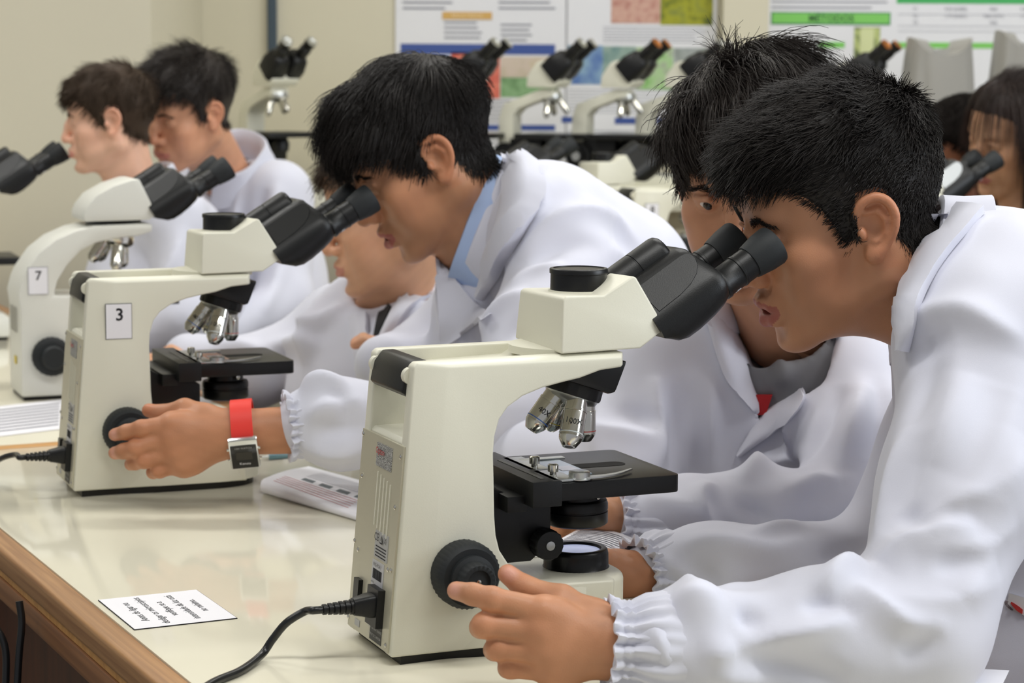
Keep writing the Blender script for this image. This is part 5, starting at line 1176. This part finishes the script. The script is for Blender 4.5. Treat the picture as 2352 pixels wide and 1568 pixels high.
# ---------------------------------------------------------------- old microscopes on the back bench
ZB=.985
bench=empty('back_bench',(0,0,0)); tag(bench,'long bench along the back wall under the row of old microscopes','bench')
box('bench_top',-.80,2.6,5.10,5.76,ZB-.035,ZB,M_CREAM,bench,bevel=.003); box('bench_body',-.78,2.58,5.14,5.75,0,ZB-.035,mat('bench_paint',(186,180,160),.6),bench)
def build_old(name,brass=False):
    r=empty(name); w=.09; yc=.045
    prism('base',[(0,0),(0,.030),(.02,.042),(.16,.036),(.175,.028),(.175,0)],-.030,w+.030,M_CREAM,r,bevel=.006)
    prism('arm',[(.0,.036),(.004,.180),(.016,.214),(.120,.252),(.150,.252),(.150,.232),(.128,.228),(.060,.203),(.044,.186),(.042,.036)],.018,w-.018,M_CREAM,r,bevel=.004)
    prism('viewing_head',[(.085,.256),(.088,.285),(.112,.318),(.130,.324),(.168,.300),(.176,.268),(.160,.254)],.004,w-.004,M_CREAM,r,bevel=.004)
    n_=A3(.76,0,.65); t_=A3(-.65,0,.76); o_=A3(.152,yc,.296)
    hs=[]
    for sg in (-1,1):
        V=[[o_+n_*s_+A3(0,sg*.026+q[0],0)+t_*q[1] for q in rounded_section(w_,h_,.012,3)] for s_,w_,h_ in ((-.01,.050,.060),(.02,.052,.064),(.050,.044,.050),(.058,.034,.036))]; hs.append(loftV(V))
    bb=mk('binocular_body',*merge(*hs),M_BLACK2,r,smooth=True)
    for sg in (-1,1):
        d=n_+A3(0,sg*.10,0); d/=np.linalg.norm(d)
        e=lathe('eyepiece',[(.004,-.01),(.0150,-.01),(.0150,.028),(.0135,.029),(.0135,.040),(.0150,.042),(.0150,.052),(.010,.054),(.0085,.050),(.004,.050)],o_+n_*.054+A3(0,sg*.032,0),d,M_BLACK2,r,seg=24)
        lathe('lens_ring',[(.0085,.0525),(.0150,.0525),(.0150,.0555),(.0105,.0560),(.0085,.0540)],o_+n_*.054+A3(0,sg*.032,0),d,M_COPPER if brass else M_STEEL,e,seg=24)
        lathe('eye_lens',[(.001,.049),(.0088,.049),(.0088,.0505),(.001,.0515)],o_+n_*.054+A3(0,sg*.032,0),d,mat('coated_lens',(120,120,150),.06,metal=.3),e,seg=18)
    c0=A3(.140,yc,.226); ax=A3(.25,0,-.968)
    lathe('nosepiece',[(.004,-.012),(.024,-.012),(.027,.0),(.022,.008),(.004,.012)],c0,ax,M_STEEL,r,seg=28)
    u=A3(.968,0,.25); v=A3(0,1,0)
    for phi,L in ((0,.046),(120,.040),(240,.046)):
        f=math.radians(phi); rad=u*math.cos(f)+v*math.sin(f); objective('objective',r,c0+rad*.014,ax*math.cos(.42)+rad*math.sin(.42),L,.0085,M_STEEL)
    box('stage',.070,.215,-.035,w+.035,.128,.141,M_BLACK2,r,bevel=.001); box('stage_carrier',.04,.125,.008,w-.008,.070,.128,M_BLACK2,r,bevel=.002)
    lathe('condenser',[(.004,0),(.022,0),(.024,.02),(.018,.034),(.004,.034)],A3(.148,yc,.092),A3(0,0,1),M_BLACK2,r,seg=24)
    lathe('mirror_lamp',[(.004,0),(.026,0),(.026,.026),(.020,.034),(.004,.034)],A3(.148,yc,.034),A3(0,0,1),M_BLACK2,r,seg=24)
    for sg in (-1,1):
        k=lathe('focus_knob',[(.004,0),(.032,0),(.033,.003),(.033,.018),(.018,.019),(.018,.032),(.004,.032)],A3(.030,.016 if sg<0 else w-.016,.085),A3(0,sg,0),M_BLACK2,r,seg=40)
        lathe('knob_cap',[(.002,.031),(.012,.031),(.011,.034),(.002,.034)],A3(.030,.016 if sg<0 else w-.016,.085),A3(0,sg,0),M_STEEL,k,seg=20)
    return r
oldA=build_old('old_microscope'); oldB=build_old('old_microscope',True)
_lb=['old binocular microscope alone on the bench by the wall duct','old microscope on the bench just right of the bent boy’s head','old microscope on the bench below the join of the two posters','old microscope with brass-ringed eyepieces on the bench under the green poster picture','old microscope on the bench half hidden by the tousled boy’s hair','old microscope with brass-ringed eyepieces beside the grey dust cover']
for i,(px,py,a,pr) in enumerate(((662,186,-.85,'A'),(1112,172,-.42,'A'),(1308,172,-.42,'A'),(1478,172,-.42,'B'),(1625,172,-.42,'A'),(2005,170,-.55,'B'))):
    src=oldA if pr=='A' else oldB
    o=src if i in (0,3) else copy_tree(src)
    q=P(px,py,5.33); c,s_=math.cos(a),math.sin(a); l=(.185,.045); o.location=(q[0]-(c*l[0]-s_*l[1]),q[1]-(s_*l[0]+c*l[1])*1,ZB); o.rotation_euler=(0,0,a); tag(o,_lb[i],'microscope','old microscopes on the back bench')
# grey dust covers
M_COVER=mat('grey_cover_cloth',(150,148,142),.8,sheen=.2,bump=.2,bscale=500)
def cover(label,x0,x1,ytop,ybot,d,seed,peak=(.1,.9)):
    c=P((x0+x1)/2,ybot,d); e=None; w_=P(x1,ybot,d)[0]-P(x0,ybot,d)[0]; h_=P(x0,ytop,d)[2]-ZB; n=72; rg=np.random.default_rng(seed); ph=rg.uniform(0,6.28,6); secs=[]
    for k,t in enumerate(np.linspace(0,1,16)):
        z=ZB+.002+(h_)*t; sh=1-.30*t; ring=[]
        for i in range(n):
            a=2*PI*i/n; ca,sa=math.cos(a),math.sin(a); ex=abs(ca)**.55*np.sign(ca); ey=abs(sa)**.55*np.sign(sa)
            fo=1+(.055*math.sin(7*a+ph[0])+.04*math.sin(11*a+ph[1]))*(1-t)**.6+.02*math.sin(4*a+ph[2]+3*t)
            zz=z-(t>.9)*.0
            sag=.045*t**3*(1-abs(ex)**2.5) if t>.5 else 0
            ring.append(A3(ex*w_/2*sh*fo,ey*.11*sh*fo,zz-sag))
        secs.append(ring)
    secs.append([A3(p_[0]*.4,p_[1]*.25,p_[2]-.008) for p_ in secs[-1]])
    V,Fc=loftV(secs); o=mk('dust_cover',V,Fc,M_COVER,None,smooth=True); o.location=(c[0],c[1],0); tag(o,label,'dust cover','grey cloth dust covers on the bench')
cover('grey cloth dust cover draped over an instrument beside the brass-ringed eyepieces',2050,2245,88,432,5.36,3)
cover('lighter grey dust cover at the right edge of the bench',2250,2440,72,432,5.30,9)
# ---------------------------------------------------------------- posters
def img_mat(name,cols,scale=14):
    if name in MATS: return MATS[name]
    m=bpy.data.materials.new(name); m.use_nodes=True; nt=m.node_tree; b=nt.nodes['Principled BSDF']; b.inputs['Roughness'].default_value=.3
    tc=nt.nodes.new('ShaderNodeTexCoord'); n=nt.nodes.new('ShaderNodeTexNoise'); n.inputs['Scale'].default_value=scale; n.inputs['Detail'].default_value=5
    r=nt.nodes.new('ShaderNodeValToRGB'); el=r.color_ramp.elements
    while len(el)<len(cols): el.new(.5)
    for i,c_ in enumerate(cols): el[i].position=.3+.4*i/(len(cols)-1); el[i].color=(*lin(c_),1)
    nt.links.new(tc.outputs['Object'],n.inputs['Vector']); nt.links.new(n.outputs['Fac'],r.inputs['Fac']); nt.links.new(r.outputs['Color'],b.inputs['Base Color']); MATS[name]=m; return m
YP=YB-.006; M_POST=mat('glossy_poster_paper',(226,226,230),.22); M_TXT=mat('grey_print',(120,122,134),.6)
def wp(px,py): r=ray(px,py); return CAM+r*((YP-CAM[1])/r[1])
EX=A3(1,0,0); EZ=A3(0,0,1)
def prect(name,par,x0,y0,x1,y1,m,t=.0003,lift=.001):
    a,b=wp(x0,y0),wp(x1,y1); c=(a+b)/2; c[1]-=lift; return label_box(name,par,c,EX,EZ,abs(b[0]-a[0]),abs(a[2]-b[2]),m,t)
def lines(par,x0,x1,y0,y1,n,m=M_TXT,seed=0,h=.35):
    rg=np.random.default_rng(seed); st=(y1-y0)/n
    for i in range(n): prect('text_line',par,x0,y0+i*st,x0+(x1-x0)*rg.uniform(.82,1),y0+i*st+st*h,m)
def poster(label,x0,y0,x1,y1):
    p=prect('poster',None,x0,y0,x1,y1,M_POST,.0004,0); tag(p,label,'poster','scientific posters on the back wall'); return p
p1=poster('white science poster with blue bands and an orange heading bar on the back wall',908,-150,1300,372)
lines(p1,925,1040,-10,30,3,seed=1); lines(p1,1145,1280,-10,30,3,seed=2)
prect('heading_bar',p1,1016,27,1130,45,mat('ochre_bar',(206,164,92),.5),lift=.0018); text('heading_text','RESULTADOS',.014,mat('pale_print',(236,214,170),.6),p1,wp(1073,36)+A3(0,-.0026,0),EX,EZ)
lines(p1,1020,1110,50,96,4,seed=3); lines(p1,1150,1222,55,102,4,seed=4)
prect('blue_band',p1,920,100,1275,126,mat('blue_band_ink',(62,84,150),.4))
for q,mn,cols in (((920,128,1034,215),'blue_picture',[(70,120,180),(150,190,220),(90,140,190)]),((1036,120,1148,226),'red_picture',[(200,84,66),(224,130,110),(190,70,60)]),((1150,130,1280,178),'pink_picture',[(196,184,150),(206,190,176),(180,170,140)]),((1150,178,1280,224),'green_picture',[(96,140,84),(140,176,130),(70,110,60)])): prect('picture',p1,*q,img_mat(mn,cols))
lines(p1,1060,1180,230,285,6,seed=5)
prect('blue_band',p1,920,285,1275,300,mat('blue_band_ink',(62,84,150),.4)); lines(p1,1060,1270,305,362,6,seed=6)
p2=poster('white science poster with micrograph pictures right of the blue-banded poster',1302,-150,1640,372)
prect('picture',p2,1405,-100,1516,54,img_mat('tissue_picture',[(188,140,124),(206,166,150),(176,120,108)],40)); prect('picture',p2,1519,-100,1637,58,img_mat('moss_picture',[(92,104,30),(160,160,40),(120,130,60)],30))
lines(p2,1385,1630,62,102,6,seed=7); prect('picture',p2,1304,104,1384,194,img_mat('bluegreen_picture',[(80,110,170),(130,160,190),(150,180,190)],20)); prect('picture',p2,1385,106,1460,170,img_mat('teal_picture',[(90,130,130),(150,170,160),(110,140,130)],20)); prect('picture',p2,1462,108,1545,206,img_mat('leaf_picture',[(110,170,80),(170,200,150),(150,120,150)],20)); prect('picture',p2,1548,110,1636,210,img_mat('grey_picture',[(130,140,140),(160,166,164),(120,130,120)],20))
lines(p2,1306,1630,205,265,8,seed=8); prect('blue_band',p2,1290,268,1350,282,mat('blue_band_ink',(62,84,150),.4)); prect('blue_band',p2,1412,270,1630,286,mat('blue_band_ink',(62,84,150),.4)); lines(p2,1306,1630,300,360,6,seed=9)
p3=poster('white poster with green heading bars and a table of figures at the right',1756,-150,2460,330)
M_GRN=mat('green_bar',(122,196,92),.5); M_GRN2=mat('green_edge',(60,130,80),.5)
lines(p3,1772,2040,2,28,2,seed=10)
prect('green_frame',p3,1771,27,2045,58,M_GRN2); prect('heading_bar',p3,1774,30,2042,54,M_GRN,lift=.0016); text('heading_text','MÉTODOS',.026,mat('green_print',(40,92,50),.6),p3,wp(1909,43)+A3(0,-.0024,0),EX,EZ,bold=True)
prect('picture',p3,1962,62,2020,140,img_mat('flask_picture',[(40,60,40),(190,200,130),(60,80,50)],22)); prect('flask_shape',p3,1976,66,2006,128,mat('flask_glow',(206,212,160),.5),lift=.0018); prect('green_bar',p3,1880,96,1940,110,M_GRN)
prect('heading_bar',p3,2060,-20,2460,10,mat('green_table_head',(60,170,90),.5))
for yy in (33,60,72): prect('table_rule',p3,2062,yy,2460,yy+1.6,M_TXT)
for yy,ts in ((21,('T1','9,93 (0,002)','Nsb','4,94')),(37,('T2','1,79 (0,001)','Nsb (2,91)','1,79')),(52,('T3','','Nsb',''))):
    for xx,t_ in zip((2102,2195,2282,2352),ts):
        if t_: text('table_figure',t_,.0125,M_TXT,p3,wp(xx,yy)+A3(0,-.002,0),EX,EZ)
prect('green_bar',p3,2058,97,2350,112,M_GRN)
# ---------------------------------------------------------------- things on the near table
def sheet(label,pts,m=None,name='paper_sheet',thick=.0004,up=None,group=None,z=None):
    """sheet of paper: rows of world points (nu x nv grid)"""
    G=np.asarray(pts,float); nu,nv,_=G.shape; V=np.vstack([G.reshape(-1,3),(G-A3(0,0,thick)).reshape(-1,3)]); o=nu*nv; Fc=[]; I=lambda i,j:i*nv+j
    for i in range(nu-1):
        for j in range(nv-1): Fc+= [(I(i,j),I(i,j+1),I(i+1,j+1),I(i+1,j)),(o+I(i,j),o+I(i+1,j),o+I(i+1,j+1),o+I(i,j+1))]
    for i in range(nu-1):
        for j in (0,nv-1): Fc.append((I(i,j),I(i+1,j),o+I(i+1,j),o+I(i,j)))
    for j in range(nv-1):
        for i in (0,nu-1): Fc.append((I(i,j),I(i,j+1),o+I(i,j+1),o+I(i,j)))
    ob=mk(name,V,Fc,m or M_WHITEP,None,smooth=True); tag(ob,label,'paper',group); return ob
def printed(ob,f,rows,m,w=.0012,dz=.0004,nseg=8):
    """rows of print following the sheet: (u0,u1,v) in sheet parameters, f(u,v)->world"""
    for u0,u1,v,wd in rows:
        us=np.linspace(u0,u1,nseg); a=np.array([f(u,v-wd/2) for u in us])+A3(0,0,dz); b=np.array([f(u,v+wd/2) for u in us])+A3(0,0,dz)
        V=np.vstack([a,b]); mk('print_line',V,[(i,i+1,nseg+i+1,nseg+i) for i in range(nseg-1)],m,ob)
c1,c2,c3,c4=[onz(*q) for q in ((222,1378),(452,1357),(552,1422),(305,1446))]
ux=(c1-c4); ux/=np.linalg.norm(ux); uy=np.cross(A3(0,0,1),ux); cc=(c1+c2+c3+c4)/4; wC=np.linalg.norm(c1-c4); hC=np.linalg.norm(c2-c1)
cardo=label_box('notice_card',None,cc+A3(0,0,.0005),ux,uy,wC,hC,M_INK,.0004); tag(cardo,'white notice card lying on the near table with upside-down lettering','card')
label_box('card_face',cardo,cc+A3(0,0,.0007),ux,uy,wC-.0012,hC-.0012,M_WHITEP,.0004)
for i,t_ in enumerate(('Antes de ligar ou','desligar os microscópios','verifique se a','intensidade da luz está','no mínimo.')):
    text('card_text',t_,.0108,M_INK,cardo,cc+A3(0,0,.0013)+uy*(hC*(.31-.155*i)),ux,uy)
# folded leaflet beside microscope 3
def leaf(u,v):
    """one sheet that curls back over itself along its near edge: v 0..0.34 lower layer, then the bend, then the printed upper layer"""
    base=onz(598,1134); ex=onz(842,1204)-base; ey=onz(700,1078)-onz(598,1134); L=np.linalg.norm(ey); eyn=ey/L; r=.0065*(1-.80*u)+.0012
    if v<.34: q=(.34-v)/.34*.55*L; return base+ex*u+eyn*(r+q)+A3(0,0,.0009)
    if v<.50: t=(v-.34)/.16*PI; return base+ex*u+eyn*(r-r*math.sin(t))+A3(0,0,.0009+r*(1-math.cos(t)))
    q=(v-.50)/.50; return base+ex*u+eyn*(r+q*1.05*L)+A3(0,0,.0015+2*r*(1-q)**1.3+.004*math.sin(PI*q))
lf=sheet('curled printed leaflet lying behind the nearest microscope',[[leaf(u,v) for v in np.linspace(0,1,34)] for u in np.linspace(0,1,14)],name='leaflet')
printed(lf,leaf,[(.08,.80,.535+.028*k,.005) for k in range(5)],mat('red_print',(206,120,120),.7)); printed(lf,leaf,[(.2,.92,.76+.030*k,.005) for k in range(6)],M_TXT)
printed(lf,leaf,[(.22+.17*k,.33+.17*k,.70,.045) for k in range(4)],mat('photo_print',(96,106,112),.6),nseg=4)
# sheet on the table by microscope 7
def shl(u,v):
    a,b,c=onz(-60,1010),onz(150,985),onz(-40,938); return a+(b-a)*u+(c-a)*v+A3(0,0,.0010)
s7=sheet('printed sheet lying on the table in front of microscope number 7',[[shl(u,v) for v in np.linspace(0,1,4)] for u in np.linspace(0,1,4)])
printed(s7,shl,[(.1,.92,.15+.1*k,.03) for k in range(8)],M_TXT)
# sheet under the hands behind the nearest microscope
def shb(u,v):
    a,b,c=P(1270,1238,2.19),P(1450,1290,2.17),P(1330,1205,2.26); return a+(b-a)*u+(c-a)*v+A3(0,0,-.004+.008*math.sin(PI*u))
sb=sheet('printed sheet held by the boys behind the nearest microscope',[[shb(u,v) for v in np.linspace(0,1,6)] for u in np.linspace(0,1,8)])
printed(sb,shb,[(.06,.94,.08+.085*k,.03) for k in range(10)],M_TXT)
def shr_(u,v):
    a,b,c=onz(1990,1585),onz(2290,1600),onz(2030,1528); return a+(b-a)*u+(c-a)*v+A3(0,0,.0012)
sr=sheet('white sheet at the table edge under the nearest boy’s elbow',[[shr_(u,v) for v in np.linspace(0,1,4)] for u in np.linspace(0,1,6)])
printed(sr,shr_,[(.05,.6,.2+.12*k,.04) for k in range(4)],M_TXT)
def pen(label,a,b,r,m,tip):
    a,b=np.asarray(a,float),np.asarray(b,float); d=b-a; L=np.linalg.norm(d); e=empty('pen',tuple(a)); tag(e,label,'pen')
    lathe('barrel',[(r*.5,.010),(r,.012),(r,L-.004),(r*.8,L),(r*.3,L)],A3(0,0,0),d,m,e,seg=14); lathe('tip',[(.0004,0),(r*.45,.006),(r*.9,.0125),(r*.3,.0125)],A3(0,0,0),d,tip,e,seg=12); lathe('cap_clip',[(r*1.02,L*.70),(r*1.12,L*.70),(r*1.12,L),(r*.5,L+.001)],A3(0,0,0),d,m,e,seg=14)
pen('dark wooden pencil lying beyond the leaflet beside the nearest microscope',onz(806,1078)+A3(0,0,.0045),onz(880,1030)+A3(0,0,.0045),.0042,mat('dark_pencil',(52,56,60),.4),M_WOODL)
pen('slim teal pen lying on the table behind the wristwatch',onz(598,1058)+A3(0,0,.0042),onz(760,1045)+A3(0,0,.0042),.0038,mat('teal_pen',(96,130,140),.3),M_STEEL)
# power cords
plug_cord('black power cord plugged into the nearest microscope',MX1,[onz(700,1404,ZT+.044),onz(658,1430,ZT+.034),onz(626,1468,ZT+.018),onz(600,1504,ZT+.006),onz(552,1540,ZT+.004),onz(484,1570,ZT+.004),onz(400,1630,ZT+.004)])
plug_cord('black power cord plugged into microscope number 3',MX3,[onz(36,1044,ZT+.046),onz(4,1052,ZT+.038),onz(-40,1080,ZT+.015),onz(-90,1120,ZT+.004)])
# cables hanging under the table
for i,(pts,lb) in enumerate((([(44,1380),(50,1430),(44,1500),(38,1600)],'black cable hanging straight down under the near table edge'),([(-10,1440),(6,1468),(14,1510),(12,1600)],'black cable looping at the left edge under the near table'))):
    q=np.array([P(x,y,2.16) for x,y in pts]); e=tube('hanging_cable',spline(q,24),.0038,mat('black_cable',(22,23,25),.3),None,seg=10); tag(e,lb,'cable')
